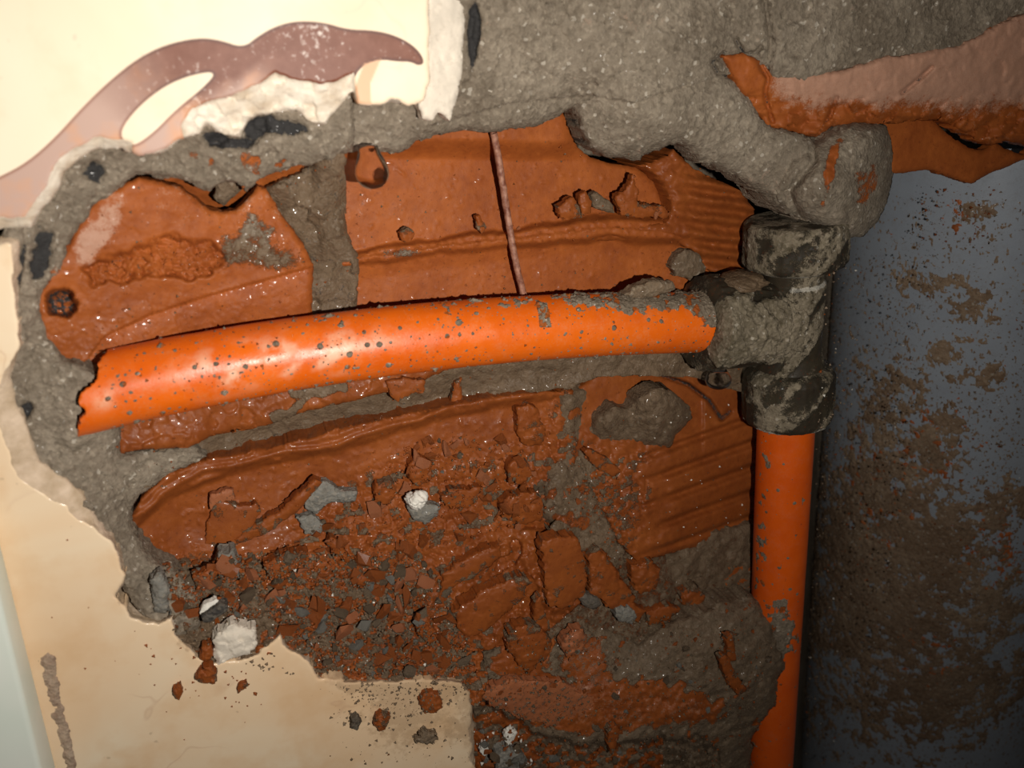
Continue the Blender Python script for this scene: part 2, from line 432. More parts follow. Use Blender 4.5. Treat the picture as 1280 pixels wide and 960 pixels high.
# --- upper brick seen from inside: smooth cell wall with a rib
def ex_cell(px, py, x, z, s, d, at):
    d = d - 7.5 * sm(202, 172, py + (px - 600) * -.01 + 2 * fbm(x, z, 9, 2, 3)) * (1 - sm(700, 760, px))
    rl = [(420, 330), (450, 322), (560, 306), (650, 297), (760, 284), (900, 292)]
    dist, side = line_dist(rl, px, py)
    w = 10 + 5 * fbm(x, z, 7, 3, 4) + 5 * sm(600, 800, px)
    d = d - (3.5 + 1.8 * sm(560, 760, px)) * (1 - sm(w * .5, w * 1.3, dist)) - 1.2 * (side > 0) * (1 - sm(10, 30, dist))
    h, rid, cr = cells(x, z, 1.6, 77)
    d = d - .9 * (1 - sm(0, 20, dist)) * np.maximum(h, 0)
    d = d + 1.5 * sm(330, 322, py + (px - 600) * .06) * 0
    bump = np.maximum(vnoise(x / .9, z / .9, 5) - .62, 0) * 1.6
    d = d - bump
    add(at, 'mort', .55 * (1 - sm(0, 14, np.hypot((px - 500) / 4, (py - 316)))) )
    return d
relief('brick', [(424, 150), (424, 420), (560, 420), (905, 400), (905, 330), (838, 288), (832, 256), (818, 226), (796, 209), (760, 204), (736, 196), (722, 184), (712, 150), (690, 120), (560, 140)],
       simple([(430, 200, 33), (430, 380, 31), (640, 240, 34), (640, 370, 31), (900, 230, 35), (880, 370, 31)], amp=.25, camp=0, fine=.03, wet=.35, seed=3, extra=ex_cell), M_wall, wall, edge=1, skirt=8)

# strip of clay behind the arched lip at the upper left
relief('brick', [(185, 195), (250, 190), (330, 190), (425, 175), (428, 235), (340, 260), (240, 275), (190, 240)],
       simple([(200, 215, 26), (250, 230, 29), (300, 215, 24), (420, 200, 23), (300, 260, 31)], amp=.6, camp=.3, wet=.7, seed=5), M_wall, wall, skirt=8)
relief('mortar_lump', [(272, 225), (300, 222), (312, 232), (292, 246), (280, 258), (268, 248)], simple([(275, 225, 19), (300, 230, 20), (280, 255, 23)], mort=.85, wet=.7, seed=6), M_wall, wall, edge=2, escale=3, skirt=6)

# --- upper left brick, outer shell with an arched broken lip
def ex_shell(px, py, x, z, s, d, at):
    dist, side = line_dist([(105, 455), (130, 420), (190, 392), (260, 369), (330, 350), (400, 330)], px, py)
    below = side > 0
    d = d + 3.2 * np.where(below, np.exp(-dist / 26), 0) - 1.2 * np.where(~below, np.exp(-dist / 20), 0)
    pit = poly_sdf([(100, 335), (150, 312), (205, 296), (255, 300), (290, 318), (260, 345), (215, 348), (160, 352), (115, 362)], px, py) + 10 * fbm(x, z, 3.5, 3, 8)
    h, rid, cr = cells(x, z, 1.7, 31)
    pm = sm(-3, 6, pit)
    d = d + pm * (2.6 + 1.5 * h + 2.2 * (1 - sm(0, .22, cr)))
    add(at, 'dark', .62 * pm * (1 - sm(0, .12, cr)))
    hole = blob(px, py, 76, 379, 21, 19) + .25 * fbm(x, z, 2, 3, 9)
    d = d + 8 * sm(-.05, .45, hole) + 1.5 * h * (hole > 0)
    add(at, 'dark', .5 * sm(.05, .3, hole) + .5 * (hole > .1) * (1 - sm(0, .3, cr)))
    add(at, 'pale', .62 * sm(-.1, .5, blob(px, py, 122, 292, 26, 62, .55) + .5 * fbm(x, z, 5, 4, 12)) + .3 * sm(.2, .5, fbm(x, z, 7, 3, 15)) * sm(170, 110, px))
    add(at, 'pale', .3 * sm(340, 240, py) * sm(130, 220, px))
    grit = poly_sdf([(270, 300), (300, 275), (320, 260), (345, 300), (385, 330), (330, 335), (275, 330)], px, py)
    g = sm(-20, 15, grit + 14 * fbm(x, z, 3, 3, 14))
    d = d - g * (.9 * np.maximum(cells(x, z, 1.3, 44)[0], -.2))
    add(at, 'mort', .62 * g); add(at, 'wet', g)
    d = d - .5 * np.maximum(cells(x, z, .9, 51)[0] - .2, 0) * sm(350, 400, py)
    add(at, 'wet', .6 * sm(330, 400, py)); cut(at, 'wet', .6 * sm(330, 280, py))
    return d
relief('brick', [(80, 315), (95, 285), (118, 250), (158, 228), (174, 222), (200, 228), (222, 234), (242, 246), (262, 262), (278, 266), (294, 263), (310, 248), (322, 232), (333, 236), (352, 268), (378, 305), (391, 330), (390, 400), (392, 470), (300, 500), (150, 520), (70, 500), (52, 430), (42, 380), (58, 340)],
       simple([(60, 380, 9), (100, 300, 10), (180, 235, 13), (270, 270, 17), (330, 250, 19), (380, 320, 20), (250, 340, 16), (110, 440, 11.5), (250, 420, 21), (390, 400, 24)], amp=.5, camp=.18, csize=4, wet=.45, seed=7, fine=.1, extra=ex_shell), M_wall, wall, edge=1.6, escale=4, skirt=5)

# --- mortar joint between the two upper bricks
def ex_joint(px, py, x, z, s, d, at):
    dist, side = line_dist([(330, 240), (360, 285), (388, 330)], px, py)
    d = d + 3 * np.exp(-dist / 9) * (side < 0)
    d = d - 2.5 * sm(25, 5, np.abs(px - (410 + (py - 240) * .05))) * sm(340, 300, py)
    add(at, 'pale', .0); cut(at, 'mort', .7 * sm(.25, .5, fbm(x, z, 5, 3, 3)) * sm(250, 225, py))
    return d
relief('mortar_joint', [(325, 236), (345, 230), (380, 212), (415, 190), (436, 180), (432, 230), (434, 290), (447, 318), (449, 350), (441, 420), (385, 430), (380, 335), (350, 290)],
       simple([(335, 240, 20), (420, 195, 17), (430, 260, 24), (370, 280, 23), (390, 340, 27), (440, 390, 27)], amp=1.6, scale=6, camp=2.0, csize=5, mort=.95, wet=.95, seed=11, fine=.25, dark=.3, crack=.8, extra=ex_joint), M_wall, wall, edge=3, escale=4, skirt=8)

# --- broken, fluted clay at the right of the opening
def ex_flute(px, py, x, z, s, d, at):
    dist, side = line_dist([(800, 200), (822, 218), (834, 243), (834, 275)], px, py)
    v = py - (px - 850) * .12
    right = sm(835, 880, px)
    d = d + 1.5 * right * np.sin(v * 2 * np.pi / 21.0 + .6 * fbm(x, z, 8, 2, 2)) + .5 * right * np.abs(np.sin(v * np.pi / 21))
    h, rid, cr = cells(x, z, 2.2, 61)
    d = d + .5 * h * (1 - right * .6)
    return d
relief('brick', [(800, 207), (832, 196), (842, 186), (852, 196), (868, 212), (900, 226), (928, 240), (944, 262), (940, 300), (938, 350), (905, 352), (880, 335), (866, 312), (842, 300), (760, 300), (700, 301), (690, 295), (760, 283), (834, 278), (840, 258), (834, 238), (818, 218)],
       simple([(800, 200, 27), (830, 285, 27), (720, 295, 29), (880, 330, 29), (940, 260, 30), (940, 340, 32), (870, 230, 27)], amp=.6, camp=.35, csize=2.5, wet=.8, seed=13, fine=.15, extra=ex_flute), M_wall, wall, edge=2, escale=3, skirt=22)
relief('brick', [(900, 345), (930, 330), (955, 330), (955, 480), (900, 480), (870, 420)], simple([(905, 350, 34), (950, 340, 36), (930, 470, 35)], wet=.7, seed=14), M_wall, wall, skirt=6)

# --- clay and the mortar joint under the horizontal pipe
def ex_bed(px, py, x, z, s, d, at):
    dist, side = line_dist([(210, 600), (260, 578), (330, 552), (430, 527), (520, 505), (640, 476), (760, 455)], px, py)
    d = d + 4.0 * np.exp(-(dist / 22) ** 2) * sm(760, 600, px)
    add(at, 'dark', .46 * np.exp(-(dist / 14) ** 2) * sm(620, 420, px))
    return d
relief('mortar_joint', [(180, 610), (200, 560), (300, 520), (450, 470), (600, 445), (760, 425), (960, 425), (960, 500), (860, 470), (760, 470), (710, 485), (600, 500), (480, 528), (380, 553), (280, 577), (215, 606)],
       simple([(210, 600, 15), (300, 540, 26), (450, 490, 27), (600, 470, 26), (760, 445, 24), (900, 440, 26), (500, 540, 26), (300, 590, 22)], amp=1.4, scale=7, camp=1.0, csize=4, mort=.8, wet=1.0, seed=17, fine=.25, extra=ex_bed), M_wall, wall, 10, edge=3, skirt=8)
def ex_strip(px, py, x, z, s, d, at):
    add(at, 'mort', .8 * sm(.1, .35, fbm(x, z, 7, 3, 5)) * sm(250, 300, px) ); return d
relief('brick', [(128, 532), (160, 510), (260, 490), (420, 470), (520, 455), (560, 462), (500, 488), (440, 500), (392, 512), (330, 532), (262, 545), (235, 560), (190, 562), (150, 568)],
       simple([(130, 540, 13), (250, 520, 18), (250, 500, 20), (400, 490, 22), (540, 460, 24), (330, 530, 22)], amp=.8, camp=.8, csize=3.5, wet=.95, seed=19, fine=.2, extra=ex_strip), M_wall, wall, edge=3, skirt=7)

# --- lower left brick: layered lip above a smooth face
def ex_face(px, py, x, z, s, d, at):
    dist, side = line_dist([(168, 660), (205, 626), (262, 600), (330, 580), (420, 566), (470, 548), (560, 520), (700, 495)], px, py)
    lip = sm(4, -6, dist * np.where(side > 0, 1, -1) + 3 * fbm(x, z, 5, 3, 6))
    lay = .9 * np.sin(dist * .45 + 3 * fbm(x, z, 12, 3, 7)) * (side < 0)
    d = d + 3.0 * (1 - lip) * np.exp(-dist / 60) - .8 * lip + .7 * lay * sm(30, 8, dist)
    add(at, 'wet', .9 * lip)
    rubble = sm(15, -30, poly_sdf([(160, 600), (700, 480), (640, 560), (480, 570), (400, 610), (330, 690), (160, 680)], px, py))
    h, rid, cr = cells(x, z, 2.6, 71)
    d = d + rubble * (1.3 * h + 1.6 * (1 - sm(0, .2, cr)))
    add(at, 'mort', .66 * rubble * (rid > .72))
    bump = np.maximum(vnoise(x / 1.1, z / 1.1, 15) - .55, 0) * 1.8
    return d - bump
relief('brick', [(165, 645), (180, 618), (210, 592), (262, 574), (330, 562), (420, 538), (520, 516), (600, 498), (680, 490), (716, 488), (722, 560), (700, 640), (650, 715), (550, 735), (400, 730), (260, 722), (195, 702), (172, 675)],
       simple([(175, 640, 14), (260, 590, 20), (420, 550, 23), (600, 510, 24), (700, 500, 24), (230, 660, 20), (400, 620, 25), (300, 700, 18), (550, 600, 24), (640, 680, 20), (450, 710, 17)], amp=.5, camp=.12, csize=5, wet=.8, seed=23, fine=.08, extra=ex_face), M_wall, wall, edge=2, skirt=9)

# --- right lower brick with slanted ribs
def ex_ribs(px, py, x, z, s, d, at):
    v = py + (px - 930) * .36
    ph = (v - 525) / 31.0
    right = sm(-20, 40, px - 800 + 30 * fbm(x, z, 6, 3, 4) - (py - 560) * .1) * sm(505, 530, v + 5 * fbm(x, z, 5, 2, 8)) * sm(658, 648, v)
    t = ph - np.floor(ph)
    d = d - right * (3.0 * sm(0, .35, t) * (1 - sm(.8, 1.0, t)) - .9)
    dist, side = line_dist([(826, 468), (860, 480), (886, 500), (902, 524), (912, 514)], px, py)
    d = d + 2.5 * (1 - sm(1, 4, dist))
    d = d + np.where(side > 0, 2.5, 0) * sm(60, 0, dist) * (px < 880)
    add(at, 'dark', .62 * (1 - sm(1, 4, dist)))
    h, rid, cr = cells(x, z, 2.4, 81)
    broken = sm(30, -20, px - 800 - 25 * fbm(x, z, 6, 3, 5)) * sm(520, 580, py)
    d = d + broken * (1.2 * h + 1.2 * (1 - sm(0, .2, cr)))
    add(at, 'mort', .62 * broken * (rid > .6))
    d = d + 5 * sm(0, 40, v - 652)
    add(at, 'wet', .8 * (1 - sm(640, 660, v)))
    return d
relief('brick', [(712, 495), (745, 466), (840, 460), (900, 470), (985, 480), (985, 645), (930, 662), (890, 680), (840, 692), (796, 702), (775, 680), (755, 640), (735, 600), (715, 545)],
       simple([(730, 490, 29), (850, 470, 32), (950, 490, 35), (720, 580, 25), (800, 680, 19), (940, 640, 34), (940, 540, 33), (860, 590, 27), (780, 620, 22)], amp=.5, camp=.15, csize=4, wet=.6, seed=29, fine=.1, extra=ex_ribs), M_wall, wall, edge=2, skirt=9)
relief('mortar_lump', [(735, 540), (748, 520), (770, 508), (785, 512), (800, 498), (822, 486), (840, 488), (862, 508), (866, 522), (845, 545), (838, 560), (800, 560), (775, 560), (745, 556)],
       simple([(740, 545, 26), (765, 530, 22), (785, 530, 25), (820, 520, 19), (862, 515, 25), (830, 558, 24)], amp=1.0, scale=4, camp=.9, csize=2.5, mort=.85, wet=.8, seed=31, fine=.3, dark=.28, crack=.7), M_wall, wall, edge=1.5, escale=3, skirt=8, roundoff=(3, 5))
relief('mortar_joint', [(790, 690), (860, 675), (985, 640), (985, 800), (800, 800), (770, 740)], simple([(800, 700, 22), (980, 660, 31), (980, 790, 26), (800, 790, 18)], amp=1.2, camp=1.2, csize=4, mort=.75, wet=.8, seed=33, fine=.25, dark=.2), M_wall, wall, skirt=10)
relief('brick', [(880, 715), (985, 680), (985, 735), (905, 745)], simple([(880, 720, 26), (980, 690, 29), (980, 740, 26)], wet=.4, seed=34), M_wall, wall, edge=3, skirt=6)

# --- muddy joint running down the middle
def ex_mud(px, py, x, z, s, d, at):
    cut(at, 'mort', .55 * sm(.15, .4, fbm(x, z, 5, 3, 3))); return d
relief('mortar_joint', [(696, 486), (722, 474), (735, 490), (726, 540), (742, 580), (770, 640), (782, 690), (770, 730), (735, 720), (700, 690), (676, 640), (684, 590), (712, 560)],
       simple([(705, 490, 25), (725, 560, 25), (700, 620, 19), (770, 650, 21), (740, 710, 17)], amp=1.5, scale=5, camp=1.0, csize=3, mort=.8, wet=.9, seed=37, fine=.25, crack=1.2, extra=ex_mud), M_wall, wall, 9, edge=4, escale=4, skirt=8)

# --- broken brick at the lower middle
def ex_low(px, py, x, z, s, d, at):
    hook = line_dist([(628, 704), (640, 700), (646, 690), (645, 682)], px, py)[0]
    d = d + 5 * (1 - sm(3, 9, hook)); add(at, 'dark', .5 * (1 - sm(2, 7, hook)))
    v = (py + (px - 600) * .35)
    d = d + 1.3 * np.abs(np.sin(v / 15 + 1.2 * fbm(x, z, 6, 2, 6))) * sm(690, 640, px) + .9 * cells(x, z, 1.8, 49)[0] + 1.2 * (1 - sm(0, .12, cells(x, z, 4.5, 50)[2]))
    fl = blob(px, py, 705, 725, 38, 45, .2)
    d = d * 1 - 1.5 * sm(0, .2, fl)
    add(at, 'pale', .75 * sm(0, .6, blob(px, py, 688, 740, 14, 26, -.2)))
    add(at, 'mort', .7 * sm(.25, .45, fbm(x, z, 4, 3, 41)) * sm(660, 600, px)); return d
relief('brick', [(530, 735), (550, 700), (600, 668), (640, 656), (690, 660), (722, 676), (734, 720), (728, 752), (690, 785), (655, 800), (600, 815), (570, 810), (545, 790)],
       simple([(540, 740, 17), (640, 665, 18), (725, 690, 15), (700, 770, 13), (590, 800, 11), (640, 730, 15)], amp=.9, camp=1.3, csize=5, wet=.95, seed=41, fine=.15, extra=ex_low), M_wall, wall, 6, edge=2.5, skirt=9)

relief('mortar_joint', [(670, 770), (700, 720), (735, 690), (780, 680), (830, 690), (850, 740), (830, 800), (760, 815), (690, 815)],
       simple([(700, 740, 17), (780, 690, 21), (830, 700, 22), (820, 790, 14), (760, 800, 14), (690, 800, 13)], amp=1.2, camp=1.2, csize=3, mort=.62, wet=.9, seed=143, fine=.3, crack=1.2), M_wall, wall, 8, edge=4, skirt=8)

# --- rubble packed along the lower edge of the hole
def ex_rub(px, py, x, z, s, d, at):
    h, rid, cr = cells(x, z, 2.3, 91); h2, rid2, cr2 = cells(x, z, 1.1, 95)
    d = d - 1.5 * np.maximum(h, -.5) - .8 * h2 + 1.2 * (1 - sm(0, .25, cr))
    d = np.where(poly_sdf([(-200, 820), (236, 820), (262, 838), (345, 838), (384, 840), (396, 852), (600, 852), (600, 1200), (-200, 1200)], px, py) > -8, np.maximum(d, 1.5 + .8 * h2), d)
    grey = sm(.42, .6, rid) * .75 + .3 * (rid2 > .6) + .15 * fbm(x, z, 10, 2, 4)
    grey = grey + .3 * sm(330, 230, px) + .2 * sm(700, 780, py + .12 * (px - 200)) * sm(600, 480, px)
    add(at, 'mort', grey); cut(at, 'mort', .5 * sm(500, 600, px) * sm(760, 700, py))
    add(at, 'dark', .45 * (rid2 > .93))
    return d
relief('mortar_bed', [(185, 692), (240, 700), (330, 690), (420, 700), (520, 700), (560, 720), (590, 790), (610, 850), (600, 880), (380, 880), (330, 850), (270, 850), (235, 815), (205, 772), (190, 735)],
       simple([(190, 700, 10), (330, 700, 18), (520, 710, 18), (210, 770, 3), (240, 815, 2), (300, 820, 2.5), (350, 795, 3), (400, 850, 2.5), (500, 850, 2), (585, 856, 3), (400, 780, 10), (570, 780, 12), (270, 760, 8)], amp=1.0, camp=0, wet=.8, seed=43, fine=.3, extra=ex_rub), M_wall, wall, 16, edge=5, escale=5, skirt=12)

# --- mound of mortar and clay at the bottom, in front of the vertical pipe
def ex_mound(px, py, x, z, s, d, at):
    clay = poly_sdf([(592, 862), (625, 850), (660, 838), (720, 845), (800, 850), (850, 850), (905, 880), (900, 905), (840, 905), (760, 920), (700, 915), (650, 895)], px, py) + 14 * fbm(x, z, 5, 3, 51)
    clay2 = blob(px, py, 655, 815, 45, 55, .4) + .5 * fbm(x, z, 5, 3, 52)
    clay3 = blob(px, py, 735, 830, 40, 34, .0) + .5 * fbm(x, z, 5, 3, 53)
    c = np.maximum(np.maximum(sm(-4, 8, clay), sm(0, .3, clay2)), .8 * sm(0, .3, clay3))
    c = np.maximum(c, .9 * sm(.42, .55, fbm(x, z, 4, 3, 54)))
    at['mort'] = np.clip(.95 - .75 * c, 0, 1)
    under = sm(0, 10, poly_sdf([(585, 880), (600, 868), (650, 900), (705, 922), (780, 925), (860, 915), (900, 930), (900, 1100), (585, 1100)], px, py) + 10 * fbm(x, z, 4, 3, 55))
    h, rid, cr = cells(x, z, 3.0, 57)
    d = d + 4.5 * under + under * (2.0 * h + 1.5 * (1 - sm(0, .2, cr)))
    at['mort'] = np.where((under > .5), np.where(rid > .55, .9, .1) * (px < 830) + .9 * (px >= 830), at['mort'])
    add(at, 'wet', .6 * c)
    add(at, 'pale', .35 * sm(0, .3, clay3) + .3 * sm(0, 20, clay))
    return d
relief('mortar_bed', [(592, 1099), (590, 930), (592, 862), (600, 840), (612, 815), (640, 788), (668, 780), (690, 792), (700, 806), (715, 792), (738, 778), (762, 786), (800, 800), (830, 780), (870, 766), (905, 752), (940, 745), (958, 765), (972, 790), (978, 815), (985, 830), (972, 852), (970, 880), (950, 900), (940, 925), (938, 960), (930, 1099)],
       simple([(600, 860, 9), (650, 800, 11), (760, 800, 12), (930, 760, 11), (975, 820, 4.0), (900, 850, 1), (760, 880, 4), (930, 940, 5), (620, 960, 9), (600, 1090, 9), (900, 1090, 5)], amp=1.3, scale=8, camp=.7, csize=3.5, mort=.9, wet=.72, seed=47, fine=.35, extra=ex_mound), M_wall, wall, edge=5, escale=5, skirt=9, roundoff=(3, 6))

# --- mortar bed around the opening: left rim
DARKS = [(52, 318, 20, 48, .2), (30, 520, 9, 26, .3), (122, 215, 22, 22, 0), (270, 172, 22, 10, .1), (318, 160, 16, 20, .3), (350, 158, 40, 14, .25), (290, 178, 30, 10, 0), (22, 350, 8, 60, .2)]
def ex_rim(px, py, x, z, s, d, at):
    nz = .75 * fbm(x, z, 4, 5, 61, .65) - .08
    for (cx, cy, rx, ry, ro) in DARKS:
        b = blob(px, py, cx, cy, rx, ry, ro) + nz
        add(at, 'dark', .85 * sm(0, .5, b)); d = d + 1.5 * sm(0, .4, b)
    cl = sm(-.05, .3, blob(px, py, 105, 355, 50, 60, .4) + nz) * .9
    at['mort'] = np.clip(at['mort'] - cl, 0, 1); add(at, 'pale', .6 * cl)
    stain = sm(.3, .45, fbm(x, z, 6, 3, 63)) * sm(160, 200, py) * sm(250, 200, py) * sm(200, 260, px)
    at['mort'] = np.clip(at['mort'] - .6 * stain, 0, 1)
    return d
relief('mortar_bed', [(450, 85), (440, 190), (415, 196), (345, 214), (322, 226), (308, 240), (296, 228), (276, 226), (262, 240), (243, 232), (215, 224), (172, 220), (150, 236), (118, 258), (108, 276), (92, 300), (78, 335), (56, 358), (50, 385), (62, 420), (80, 448), (112, 460), (140, 470), (150, 540), (152, 566), (200, 562), (244, 556), (258, 570), (208, 594), (176, 618), (163, 642), (172, 676), (190, 700), (215, 712), (250, 735), (250, 790), (215, 800), (180, 770), (140, 720), (100, 650), (30, 590), (-10, 520), (-10, 320), (40, 230), (100, 180), (180, 160), (240, 120), (330, 80)],
       simple([(430, 130, 7), (430, 190, 9), (300, 180, 7.5), (260, 235, 11), (170, 215, 10), (100, 200, 6), (40, 290, 5), (90, 295, 9), (24, 400, 4), (60, 420, 8), (104, 470, 5), (85, 505, 4.5), (104, 530, 5), (122, 552, 7.5), (122, 446, 7), (150, 500, 11), (230, 560, 17), (45, 570, 3.5), (170, 640, 11), (112, 635, 3), (190, 700, 8), (160, 740, 2.5), (215, 780, 2.5)], amp=.9, scale=6, camp=.6, csize=3, mort=1, wet=.25, seed=53, fine=.35, extra=ex_rim), M_wall, wall, edge=4, escale=5, skirt=7, roundoff=(2, 4))

# --- top mortar, right of the decorated tile
def ex_top(px, py, x, z, s, d, at):
    nz = .5 * fbm(x, z, 6, 4, 71)
    b = blob(px, py, 592, 42, 11, 62, .05) + nz; add(at, 'dark', .85 * sm(0, .3, b)); d = d + 2.0 * sm(0, .4, b)
    crease = line_dist([(560, 150), (640, 128), (700, 122), (735, 118), (790, 128), (850, 108), (900, 96)], px, py)
    d = d + np.where(crease[1] > 0, 1, -.3) * 1.8 * np.exp(-crease[0] / 22)
    cr = line_dist([(955, -20), (962, 30), (966, 60), (958, 95)], px, py); d = d + 1.8 * np.exp(-(cr[0] / 5) ** 2) - 1.6 * np.where(cr[1] > 0, 0, 1) * np.exp(-cr[0] / 30)
    for pts, w in (([(905, 66), (890, 78), (898, 92), (916, 98)], 2.5), ([(920, 50), (930, 68), (945, 66), (952, 58)], 2.5), ([(722, 150), (716, 168), (733, 178)], 3)):
        l = line_dist(pts, px, py)[0]; d = d + 2.5 * (1 - sm(w * .5, w * 1.6, l)); add(at, 'dark', .55 * (1 - sm(w * .4, w * 1.2, l)))
    cl = sm(0, .3, blob(px, py, 1265, 60, 60, 45) + nz); at['mort'] = np.clip(at['mort'] - .85 * cl, 0, 1); add(at, 'pale', .35 * cl)
    add(at, 'pale', .25 * sm(.1, .5, fbm(x, z, 12, 3, 72)))
    return d
relief('mortar_bed', [(545, -118), (1438, -118), (1438, 10), (1290, 22), (1255, 40), (1210, 68), (1150, 82), (1100, 84), (1045, 94), (1005, 104), (962, 96), (945, 78), (925, 70), (905, 74), (918, 98), (940, 128), (956, 156), (986, 164), (1012, 172), (1045, 200), (1040, 268), (1000, 275), (972, 258), (945, 238), (915, 216), (872, 200), (851, 177), (833, 182), (800, 201), (760, 196), (736, 181), (724, 152), (717, 134), (700, 146), (668, 159), (620, 164), (548, 167), (520, 176), (500, 191), (430, 190), (428, 120), (500, 110), (545, 100)],
       simple([(560, -100, 4), (1280, -100, 3), (600, 60, 6), (900, 40, 5), (1250, 20, 4), (440, 180, 11), (540, 160, 13), (660, 155, 14), (720, 140, 14), (790, 150, 6), (800, 195, 12), (860, 150, 6), (900, 200, 10), (990, 250, 8), (1000, 190, 5), (920, 90, 6)], amp=1.3, scale=10, camp=.6, csize=5, mort=1, wet=.12, seed=59, fine=.35, extra=ex_top), M_wall, wall, edge=3.5, escale=4, skirt=9, roundoff=(3, 5))

# --- broken clay edge and its underside at the top right
def ex_band(px, py, x, z, s, d, at):
    h, rid, cr = cells(x * .6, z, 3.4, 83)
    t = sm(0, 45, py - (108 + (px - 950) * .015) + 12 * fbm(x, z, 8, 3, 84))
    d = d + 2.3 * t * h + 2.2 * t + 1.2 * t * (1 - sm(0, .12, cr)); add(at, 'pale', .3 * rid * t)
    add(at, 'pale', .85 * (1 - t) * sm(940, 990, px)); add(at, 'wet', .5 * t)
    for pts in ([(950, 80), (960, 98), (956, 118), (962, 140), (966, 152)], [(1046, 122), (1040, 138), (1034, 152)], [(1165, 84), (1148, 100), (1128, 116)]):
        l = line_dist(pts, px, py)[0]; d = d + 1.8 * (1 - sm(1, 4, l)); add(at, 'dark', .45 * (1 - sm(1, 3.2, l)))
    return d
relief('brick', [(1100, 130), (1158, 138), (1172, 157), (1190, 172), (1208, 183), (1228, 189), (1243, 178), (1256, 187), (1282, 194), (1300, 176), (1438, 130), (1438, 176), (1280, 200), (1240, 216), (1214, 230), (1190, 222), (1160, 212), (1112, 218), (1090, 180)],
       simple([(1110, 140, 14), (1120, 210, 13), (1210, 225, 11), (1280, 190, 12), (1430, 130, 12), (1200, 160, 15)], amp=.3, camp=0, wet=.2, seed=67, fine=.06), M_wall, wall, edge=1.5, escale=6, skirt=3)
relief('brick', [(903, 70), (928, 66), (950, 76), (966, 94), (1040, 90), (1110, 72), (1200, 58), (1250, 30), (1300, 10), (1438, 0), (1438, 158), (1300, 186), (1284, 181), (1256, 176), (1240, 182), (1226, 178), (1206, 164), (1190, 156), (1168, 149), (1120, 154), (1060, 156), (1040, 158), (1022, 172), (1002, 168), (984, 164), (957, 157), (938, 132), (920, 104)],
       simple([(905, 80, 6), (960, 140, 7), (1000, 100, 5), (1100, 120, 4), (1040, 155, 7), (1250, 100, 4), (1430, 60, 4), (1280, 180, 7), (1180, 150, 6.5)], amp=.5, camp=.3, csize=4, wet=.3, seed=61, fine=.12, extra=ex_band), M_wall, wall, edge=2, escale=4, skirt=6)

# --- stub of mortar above the fitting
def ex_stub(px, py, x, z, s, d, at):
    add(at, 'dark', 0); st = sm(0, .5, blob(px, py, 1040, 205, 10, 55, .15) + .6 * fbm(x, z, 4, 3, 5)); at['mort'] = np.clip(at['mort'] - .8 * st, 0, 1)
    st = sm(.0, .4, blob(px, py, 1085, 230, 32, 60, .0) + .5 * fbm(x, z, 4, 3, 6) - .35); at['mort'] = np.clip(at['mort'] - .5 * st, 0, 1)
    return d + 2.2 * np.exp(-(line_dist([(1010, 175), (1018, 200), (985, 240), (1000, 275)], px, py)[0] / 5) ** 2)
relief('mortar_lump', [(1018, 176), (1048, 156), (1080, 153), (1108, 156), (1114, 180), (1118, 218), (1112, 244), (1098, 276), (1080, 296), (1062, 297), (1040, 290), (1000, 272), (975, 262), (955, 240), (970, 205), (985, 190)],
       simple([(985, 200, 6), (975, 250, 7), (1040, 230, -4), (1040, 280, 0), (1090, 180, 1), (1112, 200, 7), (1095, 265, 5), (1050, 165, 4)], amp=.9, scale=5, camp=.5, csize=3, mort=.95, wet=.2, seed=73, fine=.35, extra=ex_stub), M_wall, wall, edge=2.5, escale=4, skirt=16, roundoff=(6, 7))

# --- tiles
def tile_depth(bw, bfun=None, decor=False, seed=1):
    def f(px, py, x, z, s):
        w = np.maximum(bw(px, py) + 7 * fbm(x, z, 6, 3, seed), 0)
        bi = sm(w + 2, w - 2, s) * (w > .5)
        d = np.zeros(px.shape)
        t = np.clip((w - s) / np.maximum(w, 1), 0, 1) * (w > .5)
        if bfun is not None:
            b = bfun(px, py) + 4 * fbm(x, z, 4, 3, seed + 4); k = sm(-1.5, 1.5, b); bi = np.maximum(bi, k)
            d = d + k * (.5 + np.clip(b, 0, 40) * .11 + .9 * cells(x, z, 3, seed)[0])
        d = d + 2.2 * t + bi * (.25 + .3 * fbm(x, z, 2, 3, seed + 2))
        at = dict(bisq=bi)
        if decor:
            rib = poly_sdf(chaikin(RIBBON), px, py); rib = np.minimum(rib, -poly_sdf(chaikin(LEAF1), px, py)); rib = np.minimum(rib, -poly_sdf(chaikin(LEAF2), px, py))
            at['ribbon'] = rib
            at['fade'] = np.clip(sm(235, 85, px + (100 - py) * .4 + 30 * fbm(x, z, 10, 3, 3)) + sm(-12, 22, py - (158 - (px - 150) * .42) + 14 * fbm(x, z, 6, 3, 4)) * sm(350, 300, px), 0, 1)
            at['peach'] = sm(-1, 1, poly_sdf([(476, 74), (455, 80), (444, 108), (438, 130), (464, 130), (463, 104), (470, 88)], px, py))
            at['dirt'] = .3 * sm(.1, .5, fbm(x, z, 7, 3, 5)) * sm(30, 0, s)
        else:
            dirt = .45 * sm(26, 0, s) * sm(560, 760, py)
            dirt = dirt + .75 * np.clip(blob(px, py, 510, 885, 90, 90) + .3, 0, 1) + .3 * sm(.25, .5, fbm(x, z, 8, 3, 6)) * sm(100, 0, s) * sm(600, 700, py)
            at['dirt'] = np.clip(dirt, 0, 1)
        return d, at
    return f
